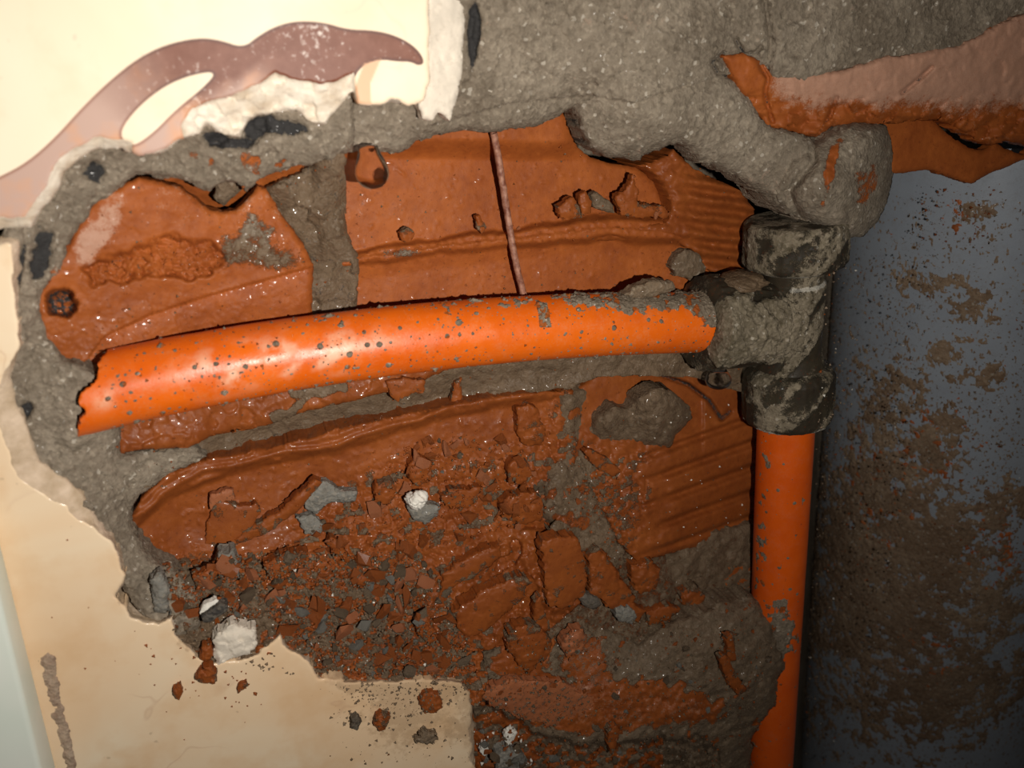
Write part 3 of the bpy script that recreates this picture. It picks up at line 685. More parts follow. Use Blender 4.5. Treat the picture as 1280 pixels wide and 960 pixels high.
RIBBON = [(-200, 300), (-60, 248), (0, 221), (34, 203), (69, 172), (103, 134), (137, 101), (172, 73), (206, 56), (247, 47), (275, 50), (304, 60), (323, 45), (344, 33), (371, 26), (405, 28), (434, 37), (469, 38), (496, 45), (517, 57), (528, 70), (530, 80), (522, 82), (513, 77), (496, 77), (476, 74), (451, 83), (441, 101), (400, 140), (300, 180), (200, 220), (120, 260), (-10, 320), (-200, 400)]
LEAF1 = [(150, 163), (172, 134), (206, 107), (241, 93), (272, 89), (254, 110), (220, 137), (193, 165), (168, 183), (155, 178)]
LEAF2 = [(462, 128), (465, 100), (479, 82), (496, 77), (517, 78), (522, 83), (503, 96), (489, 113), (484, 140), (466, 140)]
BREAK = [(225, 158), (240, 135), (290, 120), (322, 107), (344, 92), (362, 98), (400, 106), (422, 102), (442, 92), (450, 170), (240, 200)]
relief('tile', [(-118, -118), (537, -118), (537, 104), (530, 126), (512, 132), (490, 126), (482, 130), (460, 132), (448, 130), (440, 112), (428, 128), (406, 156), (388, 152), (370, 140), (340, 142), (322, 146), (312, 150), (300, 170), (282, 168), (258, 158), (250, 168), (225, 176), (200, 192), (172, 194), (150, 186), (125, 184), (100, 196), (80, 214), (72, 240), (52, 262), (40, 284), (20, 284), (-118, 300)],
       tile_depth(lambda px, py: np.where(px < 165, 14 * sm(150, 175, py), 1.0) * sm(540, 500, px), lambda px, py: poly_sdf(BREAK, px, py), True, 3), M_decor, wall, edge=2.2, escale=4, eseed=21, skirt=7, roundoff=(.8, 1.5))
relief('tile', [(-118, 306), (12, 296), (24, 300), (22, 330), (20, 380), (27, 430), (14, 470), (22, 505), (38, 545), (48, 575), (75, 592), (104, 616), (116, 640), (150, 690), (158, 722), (146, 745), (165, 768), (196, 776), (216, 770), (220, 790), (238, 806), (262, 826), (300, 824), (322, 814), (350, 792), (360, 808), (385, 822), (398, 846), (430, 850), (480, 849), (560, 849), (578, 852), (588, 866), (592, 900), (596, 1098), (-118, 1098)],
       tile_depth(lambda px, py: 30 * sm(690, 600, py) * sm(430, 520, py) + 8 * sm(430, 300, py) + 2.5, None, False, 7), M_tile, wall, edge=2.0, escale=4, eseed=25, skirt=7, roundoff=(.8, 1.5))
def ex_grout(px, py, x, z, s, d, at): return d + 1.5 * sm(100, 170, py)
relief('grout', [(533, -118), (581, -118), (580, 30), (577, 90), (574, 112), (570, 128), (562, 152), (548, 140), (540, 150), (528, 148), (522, 122), (533, 108)],
       simple([(535, -100, 1.0), (578, -100, 3.5), (540, 130, 3), (575, 100, 4.5)], amp=.5, scale=4, camp=.3, csize=3, seed=79, fine=.2, extra=ex_grout), M_bisque, wall, edge=2, escale=3, skirt=5, roundoff=(1, 2))
relief('grout', [(60, 812), (40, 822), (52, 870), (70, 930), (84, 1000), (110, 1098), (140, 1098), (108, 1000), (92, 930), (78, 870), (70, 820)],
       simple([(50, 820, -.2), (90, 960, -.5), (120, 1090, -.5)], amp=.4, scale=3, camp=.2, csize=2, mort=.75, wet=.1, seed=83, fine=.2), masonry('old_grout', 1.0, 0, .2, 0, grey=((.3, .2, .14), (.5, .38, .28))), wall, edge=2, escale=3, skirt=2)

# pale frame standing proud of the tiles at the lower left corner
def prism(name, sec, mat, **kw):
    V = []; n = len(sec)
    for (a, b) in sec: V.append(a); V.append(b)
    bm = bmesh.new(); vs2 = [bm.verts.new(v) for v in V]
    for i in range(n):
        j = (i + 1) % n; bm.faces.new((vs2[2 * i], vs2[2 * j], vs2[2 * j + 1], vs2[2 * i + 1]))
    bm.faces.new([vs2[2 * i] for i in range(n)]); bm.faces.new([vs2[2 * i + 1] for i in reversed(range(n))])
    bmesh.ops.recalc_face_normals(bm, faces=bm.faces)
    bmesh.ops.bevel(bm, geom=bm.edges[:], offset=.0012, segments=3, affect='EDGES', profile=.5)
    me = bpy.data.meshes.new(name); bm.to_mesh(me); bm.free(); me.materials.append(mat)
    for p in me.polygons: p.use_smooth = True
    o = bpy.data.objects.new(name, me); COL.objects.link(o); set_props(o, **kw); return o
t1 = prism('trim_1', [(wv(-8, 640, -.2), wv(84, 1010, -.2)), (wv(-26, 640, -9), wv(62, 1010, -9)), (wv(-300, 640, -9), wv(-220, 1010, -9)), (wv(-280, 640, -.2), wv(-200, 1010, -.2))], M_paint, kind='structure')
# ------------------------------------------------------------------ pipes
def splash(P, margin=0):
    """note in the depth map what stands at the world points P"""
    px, py = project(P); d = P[:, 1] * 1000
    i = np.rint((py - GY0) / ST).astype(int); j = np.rint((px - GX0) / ST).astype(int)
    ok = (i >= 0) & (i < DB.shape[0]) & (j >= 0) & (j < DB.shape[1])
    np.minimum.at(DB, (i[ok], j[ok]), d[ok] + margin)

class Sweep:
    """round sweep along a path of world points; angle 0 faces the room"""
    def __init__(s, pts, r, n=400, upward=True):
        P = np.array(pts, float); k = np.concatenate([[0], np.cumsum(np.linalg.norm(np.diff(P, axis=0), axis=1))])
        deg = min(3, len(P) - 1); co = [np.polyfit(k, P[:, i], deg) for i in range(3)]
        s.L = k[-1]; s.co = co; s.r = r; s.upward = upward
    def frame(s, t):
        c = np.stack([np.polyval(q, t) for q in s.co], -1)
        T = np.stack([np.polyval(np.polyder(q), t) for q in s.co], -1); T /= np.linalg.norm(T, axis=-1, keepdims=True)
        f = np.array([0, -1.0, 0]) - T * (T @ np.array([0, -1.0, 0]))[..., None]; f /= np.linalg.norm(f, axis=-1, keepdims=True)
        return c, T, f, np.cross(T, f)
    def at(s, th, t, off=0):
        c, T, f, b = s.frame(t); rr = s.r + off
        rr = np.asarray(rr) * np.ones_like(th)
        sg = 1 if s.upward else -1
        return c + rr[..., None] * (np.cos(th)[..., None] * f + sg * np.sin(th)[..., None] * -b * -1)

ORX = 0.0101
def xz_of(px, py, d): p = W(px, py, d); return p
hp = Sweep([W(60, 505, 9.5), W(112, 493, 10), W(250, 460, 11.5), W(400, 439, 13), W(600, 417, 14.5), W(800, 402.5, 16), W(893, 404, 16.5), W(950, 404, 16.5)], ORX)
sgn = 1 if hp.at(np.array([1.2]), np.array([.1]))[0, 2] > hp.at(np.array([-1.2]), np.array([.1]))[0, 2] else -1
root = bpy.data.objects.new('orange_pipe', None); COL.objects.link(root); root.location = W(500, 428, 14)
set_props(root, 'bright orange plastic pipe running across the hole, cut off jagged at its left end', 'pipe', 'orange plastic pipes')
def child(o, r):
    o.parent = r; o.matrix_parent_inverse = Matrix.Translation(r.location).inverted(); return o
START = np.array([(380, 140), (432, 136), (440, 133), (452, 124), (478, 121), (484, 112), (492, 101), (505, 97), (512, 108), (520, 107), (528, 100), (545, 99), (560, 102)], float)
def hp_field(th, t):
    p = hp.at(sgn * th, t); px, py = project(p)
    x, z = px, py
    return (px - np.interp(py, START[:, 0], START[:, 1]) - 2.0 * vnoise(py / 5.0, px * 0 + .5, 3)) * .0002
def hp_pos(th, t):
    p = hp.at(sgn * th, t); px, py = project(p)
    w = np.exp(-((th - .25) / .55) ** 2) * sm(200, 270, px) * sm(520, 400, px) * sm(.0, .35, fbm(th * 4, t * 300, 2.2, 3, 5) + .12)
    w = np.maximum(w, .7 * np.exp(-((th - .1) / .25) ** 2) * sm(110, 130, px) * sm(150, 130, px))
    hp.r_ = ORX
    off = .00012 * fbm(th * 6, t * 200, 2, 3, 9)
    return hp.at(sgn * th, t, off), dict(wear=w)
N = 90
ths = np.linspace(-math.pi, math.pi, N + 1)
o = grid_mesh('pipe_wall', ths, np.arange(.0, hp.L, .0012), hp_field, hp_pos, M_orange); child(o, root)
so = o.modifiers.new('solid', 'SOLIDIFY'); so.thickness = .0018; so.offset = -1
splash(hp.at(*[a.ravel() for a in np.meshgrid(np.linspace(-1.5, 1.5, 80), np.linspace(.012, hp.L, 700))]))

def crust(name, sweep, sg, th_rng, t_rng, nth, dt, mask, thick, mat, parent, seed):
    def field(th, t): return mask(th, t) * .0015
    def pos(th, t):
        mk = np.maximum(mask(th, t), 0)
        a = th * sweep.r * 1000; b = t * 1000
        off = thick * (sm(0, .35, mk) * (.55 + .9 * np.abs(fbm(a, b, 1.1, 3, seed))) - .06)
        P = sweep.at(sg * th, t, off * .001)
        splash(P)
        return P, {k: np.zeros(len(th)) for k in ('pale', 'dark')} | dict(mort=.9 - .7 * sm(.25, .4, fbm(a, b, 2.5, 3, seed + 7)), wet=np.full(len(th), .4))
    o = grid_mesh(name, np.linspace(*th_rng, nth), np.arange(*t_rng, dt), field, pos, mat)
    child(o, parent); o['kind'] = 'stuff'; return o
def hp_mask(th, t):
    px, py = project(hp.at(sgn * th, t)); a = th * 10; b = t * 1000
    n = fbm(a, b, 3.0, 4, 101, .6)
    top = .55 * sm(.45, 1.15, th) * sm(250, 420, px) * sm(2.2, 1.6, th)
    grey = 1.0 * np.clip(blob(px, py, 790, 378, 105, 22, .02) + .15, 0, 1) + .9 * sm(840, 885, px) * sm(-.1, .3, th)
    w_ = .25 * fbm(a, b, .8, 3, 117)
    v = np.maximum.reduce([dots(a + w_, b + w_, 5.5, .5, .2, 111) * 2, dots(a + w_, b - w_, 2.4, .35, .24, 114), dots(a, b, 1.2, .3, .25, 119) * .6])
    strip = .25 - np.maximum(np.abs(px - (680 - (py - 395) * -.15)) / 9 - .6, np.abs(py - 392) / 20 - .6)
    f = np.maximum(n * .9 - .78 + top + grey, np.maximum(v * 1.2, np.where(strip > 0, strip + .5 * n, -1)))
    return f * sm(125, 135, px + (py < 0))
o = crust('mud_crust', hp, sgn, (-1.6, 2.2), (.012, hp.L), 220, .0003, hp_mask, .9, M_wall, root, 121)

# vertical pipe
vp0 = W(979, 600, 16.0); VX, VY = vp0[0], vp0[1]
def zpx(py, px=985): return float(W(px, py, 16)[2])
zt, zb = zpx(500), zpx(1110, 955)
vroot = bpy.data.objects.new('orange_pipe', None); COL.objects.link(vroot); vroot.location = (VX, VY, zb)
set_props(vroot, 'orange plastic pipe going straight down from the black fitting beside the grey pipe', 'pipe', 'orange plastic pipes')
vp = Sweep([(VX, VY, zt), (VX, VY, (zt + zb) / 2), (VX, VY, zb)], ORX * 1.03)
def right_sign(sw):
    return 1 if sw.at(np.array([1.2]), np.array([.02]))[0, 0] > sw.at(np.array([-1.2]), np.array([.02]))[0, 0] else -1
vs_sg = right_sign(vp)
def vp_pos(th, t):
    w = np.exp(-((th - .95) / .12) ** 2) * sm(-.1, .3, fbm(th * 0, t * 1000, 14, 3, 5)) * .8
    return vp.at(vs_sg * th, t, .0001 * fbm(th * 6, t * 200, 2, 3, 9)), dict(wear=w)
child(grid_mesh('pipe_wall', ths, np.arange(0, vp.L, .002), lambda a, b: np.ones_like(a), vp_pos, M_orange2), vroot)
splash(vp.at(*[a.ravel() for a in np.meshgrid(np.linspace(-1.5, 1.5, 80), np.linspace(0, vp.L, 600))]), 1.0)
def vp_mask(th, t):
    a = th * 10; b = t * 1000
    v = np.maximum(dots(a, b, 5, .3, .2, 131) * 1.5, dots(a, b, 1.8, .25, .22, 133))
    px, py = project(vp.at(vs_sg * th, t))
    e = .5 * sm(-.9, -1.35, th) * (fbm(a, b, 2, 3, 135) + .1)
    e2 = 1.2 * np.clip(blob(px, py, 975, 790, 30, 60), -1, 1) + .7 * fbm(a, b, 2, 3, 137) - .5
    return np.maximum(np.maximum(v, e - .12), np.minimum(e2, .3))
crust('mud_crust', vp, vs_sg, (-1.7, 1.7), (.006, vp.L), 160, .0007, vp_mask, .7, M_wall, vroot, 141)

# big grey pipe
r = ((np.array([1031, 500.]) - [640, 480]) * [1, -1])
ray = R3 @ np.array([r[0] / F, 1, r[1] / F]); a_, b_ = ray[0] / math.hypot(ray[0], ray[1]), ray[1] / math.hypot(ray[0], ray[1])
GR = .064; GY = .016 + GR; GXc = (GR + (GY + P0) * a_) / b_
gz1, gz0 = float(W(1240, 206, 16)[2]), float(W(1100, 1120, 25)[2])
groot = bpy.data.objects.new('grey_pipe', None); COL.objects.link(groot); groot.location = (GXc, GY, gz0)
set_props(groot, 'wide grey plastic drain pipe dirty with mud and brick grit, along the right edge', 'pipe')
gp = Sweep([(GXc, GY, gz1), (GXc, GY, (gz1 + gz0) / 2), (GXc, GY, gz0)], GR)
g_sg = right_sign(gp)
child(grid_mesh('pipe_wall', np.linspace(-math.pi, math.pi, 181), np.arange(0, gp.L, .004), lambda a, b: np.ones_like(a), lambda th, t: (gp.at(g_sg * th, t), {}), M_greypipe), groot)
splash(gp.at(*[a.ravel() for a in np.meshgrid(np.linspace(-1.5, 1.5, 500), np.linspace(0, gp.L, 900))]))
PATCH = [(1160, 350, 60, 26, .1), (1220, 380, 40, 34, -.3), (1130, 350, 40, 20, -.5), (1215, 270, 36, 40, .5), (1180, 440, 60, 30, .4), (1120, 500, 90, 70, .6), (1160, 560, 60, 60, .3), (1090, 600, 70, 120, .2), (1150, 690, 130, 90, .2), (1110, 760, 120, 80, .1), (1200, 860, 160, 60, -.1), (1070, 700, 60, 120, 0), (1250, 760, 80, 60, .3), (1260, 640, 60, 40, .2), (1185, 520, 40, 30, 0), (1240, 470, 60, 20, .6)]
def gp_mask(th, t):
    px, py = project(gp.at(g_sg * th, t)); a = th * 55; b = t * 1000
    m_ = np.full(th.shape, -1.0)
    for p in PATCH: m_ = np.maximum(m_, np.clip(blob(px, py, *p), -1, .75))
    n = fbm(a, b, 5, 5, 151, .68) + .45 * fbm(a, b * 1.3, 1.5, 3, 157)
    low = .30 * sm(480, 720, py) * sm(1300, 1180, px + (py - 700) * .1)
    v = np.maximum.reduce([dots(a, b, 2.2, .4, .22, 161), dots(a, b, 1.1, .5, .26, 163), dots(a, b, 5, .4, .2, 165) + .1 * fbm(a, b, .8, 3, 167)])
    return np.maximum(n * .85 + .55 * m_ - .28 + low, v)
crust('dirt_crust', gp, g_sg, (-2.5, .95), (.02, gp.L), 440, .0007, gp_mask, .8, masonry('pipe_dirt', 1.0, 0.0, .4, 0.0, grey=((.2, .12, .07), (.42, .3, .2)), brown=.4), groot, 171)
def gp_mask2(th, t):
    px, py = project(gp.at(g_sg * th, t)); a = th * 55; b = t * 1000
    m_ = np.maximum.reduce([blob(px, py, 1200, 262, 30, 40), blob(px, py, 1240, 690, 60, 60), blob(px, py, 1160, 820, 50, 60), blob(px, py, 1100, 640, 60, 120), blob(px, py, 1170, 560, 60, 60)])
    return np.maximum(.9 * fbm(a, b, 2.6, 4, 181, .65) + .4 * np.clip(m_, -.4, .6) - .38, vnoise(a / 1.1, b / 1.1, 185) - .88)
crust('brick_dust', gp, g_sg, (-2.5, .95), (.02, gp.L), 440, .0007, gp_mask2, 1.0, masonry('brick_grit', 0.0, 0.0, .3, 0.0, clay=((.26, .075, .022), (.5, .15, .045))), groot, 191)

# ------------------------------------------------------------------ the black compression tee
tee = bpy.data.objects.new('pipe_fitting', None); COL.objects.link(tee); TZ = zpx(404); tee.location = (VX, VY, TZ)
set_props(tee, 'black tee pipe fitting caked in mud, with screwed nuts, joining both orange pipes', 'fitting')
def lathe(name, axis, prof, mort=.5, ribs=0, ribh=0, seed=1, nth=120, lump=.25, mat=None, lime=999, lside=0.0, mud=None):
    """axis 'z' (down) or 'x' (to the left) through the centre of the tee; prof (mm along, mm radius)"""
    P = np.array(prof, float); k = np.concatenate([[0], np.cumsum(np.hypot(*np.diff(P, axis=0).T))])
    tt = np.arange(0, k[-1] + .4, .5); tt[-1] = k[-1]
    def pos(th, t):
        al = np.interp(t, k, P[:, 0]); rr = np.interp(t, k, P[:, 1])
        a = np.cos(th) * rr; b = np.sin(th) * rr
        n = fbm(a + 40, b + al, 5, 4, seed); mk = mort + .75 * n
        rr2 = rr + np.minimum(rr, 1) * (lump * sm(.35, .6, mk) * (1 + 1.6 * np.abs(fbm(a * 1.3 + al, b * 1.3 - al, 1.3, 3, seed + 3))) + ribh * np.maximum(0, np.cos(ribs * th)) ** 2 * (rr > P[:, 1].max() - 1.2))
        if mud:
            ex_ = sm(mud[1] + .18, mud[1] - .18, np.abs(th - mud[0]) + .35 * fbm(a + 9, b * 1.2 + al, 4, 4, seed + 11)) * sm(mud[3], mud[3] + 2, al) * sm(mud[4], mud[4] - 2, al + 1.5 * n)
            rr2 = rr2 + np.minimum(rr, 1) * mud[2] * ex_ * (.75 + .6 * fbm(a * 1.1 + al, b - al, 3.5, 4, seed + 13) + .3 * fbm(a + al, b + al, .9, 3, seed + 15)); mk = np.maximum(mk, ex_)
        s_, c_ = np.sin(th) * rr2 * .001, np.cos(th) * rr2 * .001
        if axis == 'z': Q = np.stack([VX + s_, VY - c_, TZ - al * .001], -1)
        else:
            c, T, f, bb = hp.frame(np.full(th.shape, HPC) - al * .001)
            Q = c + c_[:, None] * f + (sgn * s_)[:, None] * (bb)
        splash(Q)
        return Q, dict(mort=np.clip(mk, 0, 1), pale=np.clip(np.exp(-((al - lime) / .7) ** 2) * sm(-.3, .3, n) * .9 + lside * np.exp(-((th - 1.15) / .12) ** 2) * sm(-.2, .3, n), 0, 1), wet=np.clip(.8 - mk, .1, 1), dark=np.zeros(len(th)))
    o = grid_mesh(name, np.linspace(-math.pi, math.pi, nth + 1), tt, lambda a, b: np.ones_like(a), pos, mat or M_fitting)
    return child(o, tee)
# where the axis of the horizontal pipe meets that of the vertical one
tx = np.linspace(0, hp.L + .03, 2000); HPC = float(tx[np.argmin(np.abs(hp.frame(tx)[0][:, 0] - VX))])
mmz = lambda py, px=985: (TZ - zpx(py, px)) * 1000
y1, y2, y3, y4 = mmz(276), mmz(334), mmz(462), mmz(520)
lathe('tee_body', 'z', [(y2 - 1, 9.5), (y2 + 1, 10.0), (y2 + 5, 9.7), (y2 + 6, 10.6), (mmz(440), 10.6), (y3 - 2, 12.4), (y3 + 2, 12.8), (y3 + 3, 0)], .42, seed=201, lime=y2 + 5.5, lside=.9)
lathe('nut', 'z', [(y1, 0), (y1, 15.5), (y1 + 1.2, 16.6), (y2 - 2.5, 17.0), (y2 - 1, 16.2), (y2, 14.0), (y2 + .6, 10.5), (y2 + .6, 0)], .62, 22, .35, 203, lime=y2 - .6)
lathe('nut', 'z', [(y3 - 2.5, 0), (y3 - 2.5, 11.5), (y3 - 1.5, 14.3), (y3 + .8, 15.9), (y4 - 2, 16.0), (y4, 15.2), (y4 + .2, 11), (y4 + .2, 0)], .45, 22, .35, 207, lime=y4 - .4)
lathe('branch', 'x', [(0, 10.2), (5, 10.4), (9, 11.0), (14, 12.0), (19, 12.5)], .45, seed=211, nth=200, mud=(.05, .95, 4.0, 2, 40))
hx = lambda px: (float(W(985, 404, 16)[0]) - float(W(px, 404, 16)[0])) * 1000
n0, n1 = hx(950), hx(864)
lathe('nut', 'x', [(n0, 0), (n0, 12.0), (n0 + 1.5, 14.6), (n1 - 4, 16.0), (n1 - 1.5, 15.6), (n1, 12.8), (n1 + .1, 10.4), (n1 + .1, 9)], .30, 18, .5, 213, nth=220, mud=(.02, .78, 2.4, -5, 60))

def lump_mesh(name, centre, radii, seed, mat, parent=None, rot=(0, 0, 0), rough=.28, scale=1.0, sub=5, boxy=1.0):
    bm = bmesh.new(); bmesh.ops.create_icosphere(bm, subdivisions=sub, radius=1)
    me = bpy.data.meshes.new(name); bm.to_mesh(me); bm.free()
    n = len(me.vertices); V = np.empty(n * 3); me.vertices.foreach_get('co', V); V = V.reshape(-1, 3)
    h = fbm(V[:, 0] * 1.3 + V[:, 2] * .7 + seed, V[:, 1] * 1.3 - V[:, 2] * .9, .75, 5, seed, .6)
    cl = cells(V[:, 0] * 1.2 + V[:, 2] * .8, V[:, 1] * 1.2 - V[:, 2] * .7 + seed, .8, seed + 3)[0]
    V = np.sign(V) * np.abs(V) ** boxy
    fine = fbm(V[:, 0] * 2.3 + V[:, 2] * 1.1 + seed, V[:, 1] * 2.1 - V[:, 2] * 1.7, .28, 3, seed + 5)
    V = V * (1 + rough * (h + .45 * cl) + .055 * fine)[:, None] * np.array(radii)[None] * .001
    me.vertices.foreach_set('co', V.ravel()); me.polygons.foreach_set('use_smooth', np.ones(len(me.polygons), bool))
    for k, v in (('mort', .9), ('wet', .3), ('pale', 0), ('dark', 0)):
        a = me.attributes.new(k, 'FLOAT', 'POINT'); a.data.foreach_set('value', np.clip(np.full(n, v) - (.75 * sm(.25, .45, fbm(V[:, 0] * 1e3, V[:, 2] * 1e3 + seed, 4, 3, seed + 8)) if k == 'mort' else 0), 0, 1).astype(np.float32))
    me.materials.append(mat)
    o = bpy.data.objects.new(name, me); COL.objects.link(o); o.location = centre; o.rotation_euler = rot
    if parent is not None: child(o, parent)
    mw = Matrix.LocRotScale(Vector(centre), o.rotation_euler.to_quaternion(), None)
    splash(np.array([(mw @ Vector(v)) for v in V[::3]]))
    return o
lump_mesh('mud_lump', wv(925, 352, 14), (9, 8, 3.2), 9, masonry('dark_mud', 1.0, 0.0, .9, 0.0, grey=((.02, .016, .012), (.06, .045, .03))), tee, rough=.25)

# rusty wire in front of the smooth clay wall
wp = [W(617, 166, 24), W(622, 195, 25), W(630, 240, 25.5), W(639, 295, 25.2), W(648, 345, 25), W(656, 372, 25)]
ws = Sweep(wp, .00105)
wire = grid_mesh('rusty_rod', np.linspace(-math.pi, math.pi, 17), np.arange(0, ws.L, .0006), lambda a, b: np.ones_like(a), lambda th, t: (ws.at(th, t, .00018 * fbm(th * 2, t * 1000, 1.5, 3, 3)), {}), M_rust)
set_props(wire, 'thin rusty rod standing upright in front of the smooth upper clay wall', 'rod')

# water drops
def drop(px, py, d, w, h, label):
    prof = [(0, 0), (.05, .30), (.2, .62), (.45, .9), (.7, 1.0), (.88, .8), (.97, .45), (1, 0)]
    c = wv(px, py, d); bm = bmesh.new(); rings = []
    ts = np.linspace(0, 1, 26); k = np.array(prof)
    for t in ts:
        rr = np.interp(t, k[:, 0], k[:, 1]) if 0 < t < 1 else 0
        if t > .62: rr = math.sqrt(max(0, 1 - ((t - .62) / .38) ** 2))
        if t <= .62: rr = .55 + .45 * sm(0, .62, t) if t > 0 else 0
        rings.append([bm.verts.new((w * .5 * rr * math.cos(q), w * .5 * rr * math.sin(q), h * (.5 - t))) for q in np.linspace(0, 2 * math.pi, 24, endpoint=False)] if rr > 0 else [bm.verts.new((0, 0, h * (.5 - t)))])
    for A, B in zip(rings[:-1], rings[1:]):
        for i in range(24):
            j = (i + 1) % 24
            if len(A) == 1: bm.faces.new((A[0], B[i], B[j]))
            elif len(B) == 1: bm.faces.new((A[i], B[0], A[j]))
            else: bm.faces.new((A[i], B[i], B[j], A[j]))
    bmesh.ops.recalc_face_normals(bm, faces=bm.faces)
    me = bpy.data.meshes.new('water_drop'); bm.to_mesh(me); bm.free(); me.materials.append(M_water)
    for p in me.polygons: p.use_smooth = True
    o = bpy.data.objects.new('water_drop', me); COL.objects.link(o); o.location = c; set_props(o, label, 'drop', 'hanging water drops')
drop(464, 209, 5.0, .0088, .0112, 'clear water drop hanging from the mortar edge in front of the clay wall')
drop(898, 472, 14, .0090, .0082, 'clear water drop hanging under the muddy nut of the fitting')
# ------------------------------------------------------------------ loose pieces with a shape of their own
def near_depth(px, py, r):
    i0 = int((py - r - GY0) / ST); i1 = int((py + r - GY0) / ST) + 1; j0 = int((px - r - GX0) / ST); j1 = int((px + r - GX0) / ST) + 1
    return DB[max(0, i0):i1, max(0, j0):j1]
def piece(name, poly, thick, mat, label, cat, lift=.35, tilt=(0, 0), dome=.4, seed=1, parent=None, jag=.05, group=None, d=None, fac=1.0):
    """broken piece: jagged outline, uneven faceted top, lumpy broken sides"""
    P = np.array(poly, float); c = P.mean(0); size = np.abs(P - c).max()
    if d is None: d = float(np.percentile(near_depth(c[0], c[1], size * .7), 35)) - thick * lift
    step = 1.5 if size > 14 else 1.0
    us = np.arange(P[:, 0].min() - 6, P[:, 0].max() + 6, step); vs2 = np.arange(P[:, 1].min() - 6, P[:, 1].max() + 6, step)
    inr = max(3.0, float(poly_sdf(poly, *[a.ravel() for a in np.meshgrid(us, vs2)]).max()))
    def field(u, v):
        x, z = mm(u, v); s_ = poly_sdf(poly, u, v)
        k = min(4.5, .6 + inr * jag * 4)
        return s_ + k * fbm(x, z, 3.0, 4, seed, .65) + .5 * k * cells(x, z, 2.2, seed + 9)[0]
    def pos(u, v):
        x, z = mm(u, v); s_ = np.maximum(field(u, v), 0); t = np.clip(s_ / inr, 0, 1)
        h, rid, cr = cells(x + fbm(x, z, 2, 2, seed + 3), z, max(1.6, size / 9.0), seed + 21)
        dd = d + tilt[0] * (u - c[0]) / 50 + tilt[1] * (v - c[1]) / 50 - dome * np.sqrt(t) - fac * dome * .55 * h * sm(0, .3, t) + .22 * fac * fbm(x, z, 1.6, 4, seed + 4) + .5 * thick * .25 * np.exp(-s_ / 2.2)
        at = dict(mort=np.clip(.42 * sm(.05, .45, fbm(x, z, 2.5, 4, seed + 6)) + .3 * np.exp(-s_ / 3), 0, 1), pale=.2 * rid, wet=.85 + 0 * h, dark=0 * h)
        return W(u, v, dd), at
    o = grid_mesh(name, us, vs2, field, pos, M_wall if mat is M_clay else mat, None, thick)
    o0 = wv(c[0], c[1], d)
    me = o.data; n = len(me.vertices); V = np.empty(n * 3, np.float32); me.vertices.foreach_get('co', V)
    splash(V.reshape(-1, 3).astype(float))
    V = (V.reshape(-1, 3) - np.array(o0)).astype(np.float32); me.vertices.foreach_set('co', V.ravel()); me.update()
    o.location = o0
    if parent is not None: child(o, parent); set_props(o, label)
    else: set_props(o, label, cat, group)
    return o

C, MO, GS, BM_, WH = M_clay, M_mortar, M_greystone, M_brownmortar, M_white
piece('brick_shard', [(735, 690), (748, 686), (762, 700), (776, 722), (796, 748), (790, 756), (765, 764), (752, 752), (738, 742)], 5, C, 'large wet wedge of brick standing upright right of the broken lower brick', 'brick', .9, (1.5, -2), 1.2, 2)
piece('brick_shard', [(270, 624), (298, 632), (320, 630), (326, 640), (312, 662), (288, 690), (256, 680), (258, 654)], 2.5, C, 'flat smooth brick flake lying on the lower left brick face', 'brick', .7, (-.6, -.8), .2, 3, jag=.02, fac=.3)
piece('brick_shard', [(262, 618), (292, 612), (294, 624), (270, 630), (262, 640)], 2, M_claydust, 'small pale brick flake above the flat smooth flake at lower left', 'brick', .9, (0, -.5), .3, 4)
piece('brick_splinter', [(395, 598), (402, 604), (372, 640), (330, 668), (296, 680), (292, 674), (318, 656), (352, 636)], 3, C, 'long slanting brick splinter beside the flat flake at lower left', 'brick', .8, (.5, .5), .8, 5)
piece('mortar_piece', [(380, 626), (392, 608), (408, 602), (420, 612), (446, 616), (444, 626), (412, 630), (396, 640), (380, 638)], 3, GS, 'grey mortar piece right of the long brick splinter', 'mortar', .9, (0, 0), 1.0, 6)
piece('mortar_piece', [(372, 648), (390, 642), (404, 656), (398, 668), (380, 668)], 2.5, GS, 'small grey mortar piece just below the larger one beside the splinter', 'mortar', .8, (0, 0), .8, 7)
piece('stone', [(509, 636), (524, 628), (540, 632), (552, 634), (546, 646), (532, 655), (518, 650)], 3, GS, 'grey stone just below the white plaster crumb', 'stone', 1.0, (0, 0), .8, 8)
piece('brick_shard', [(510, 578), (528, 570), (540, 580), (538, 600), (522, 608), (512, 598)], 4, C, 'blocky brick piece just above the white plaster crumb', 'brick', .9, (.4, 0), .8, 9)
piece('brick_shard', [(553, 622), (562, 612), (600, 610), (598, 622), (584, 636), (562, 634)], 3.5, C, 'flat pentagonal brick piece right of the white plaster crumb', 'brick', .9, (0, -.3), .4, 10)
piece('brick_shard', [(634, 582), (646, 574), (660, 578), (665, 594), (652, 606), (636, 598)], 4, C, 'glossy squarish brick piece in the middle of the rubble ledge', 'brick', .9, (0, 0), .8, 11)
piece('brick_shard', [(626, 630), (644, 616), (668, 618), (682, 632), (678, 650), (650, 656), (628, 646)], 4, C, 'rounded wet brick piece below the glossy squarish one', 'brick', .8, (0, .6), .9, 12)
piece('brick_shard', [(648, 512), (660, 504), (672, 514), (682, 540), (676, 556), (656, 556), (646, 540)], 4, C, 'smooth upright brick lobe near the top of the middle ledge', 'brick', .8, (0, .6), 1.0, 13)
piece('brick_shard', [(470, 604), (488, 600), (496, 614), (490, 630), (472, 628), (466, 616)], 3, C, 'brick piece left of the white plaster crumb', 'brick', .9, (0, 0), .7, 14)
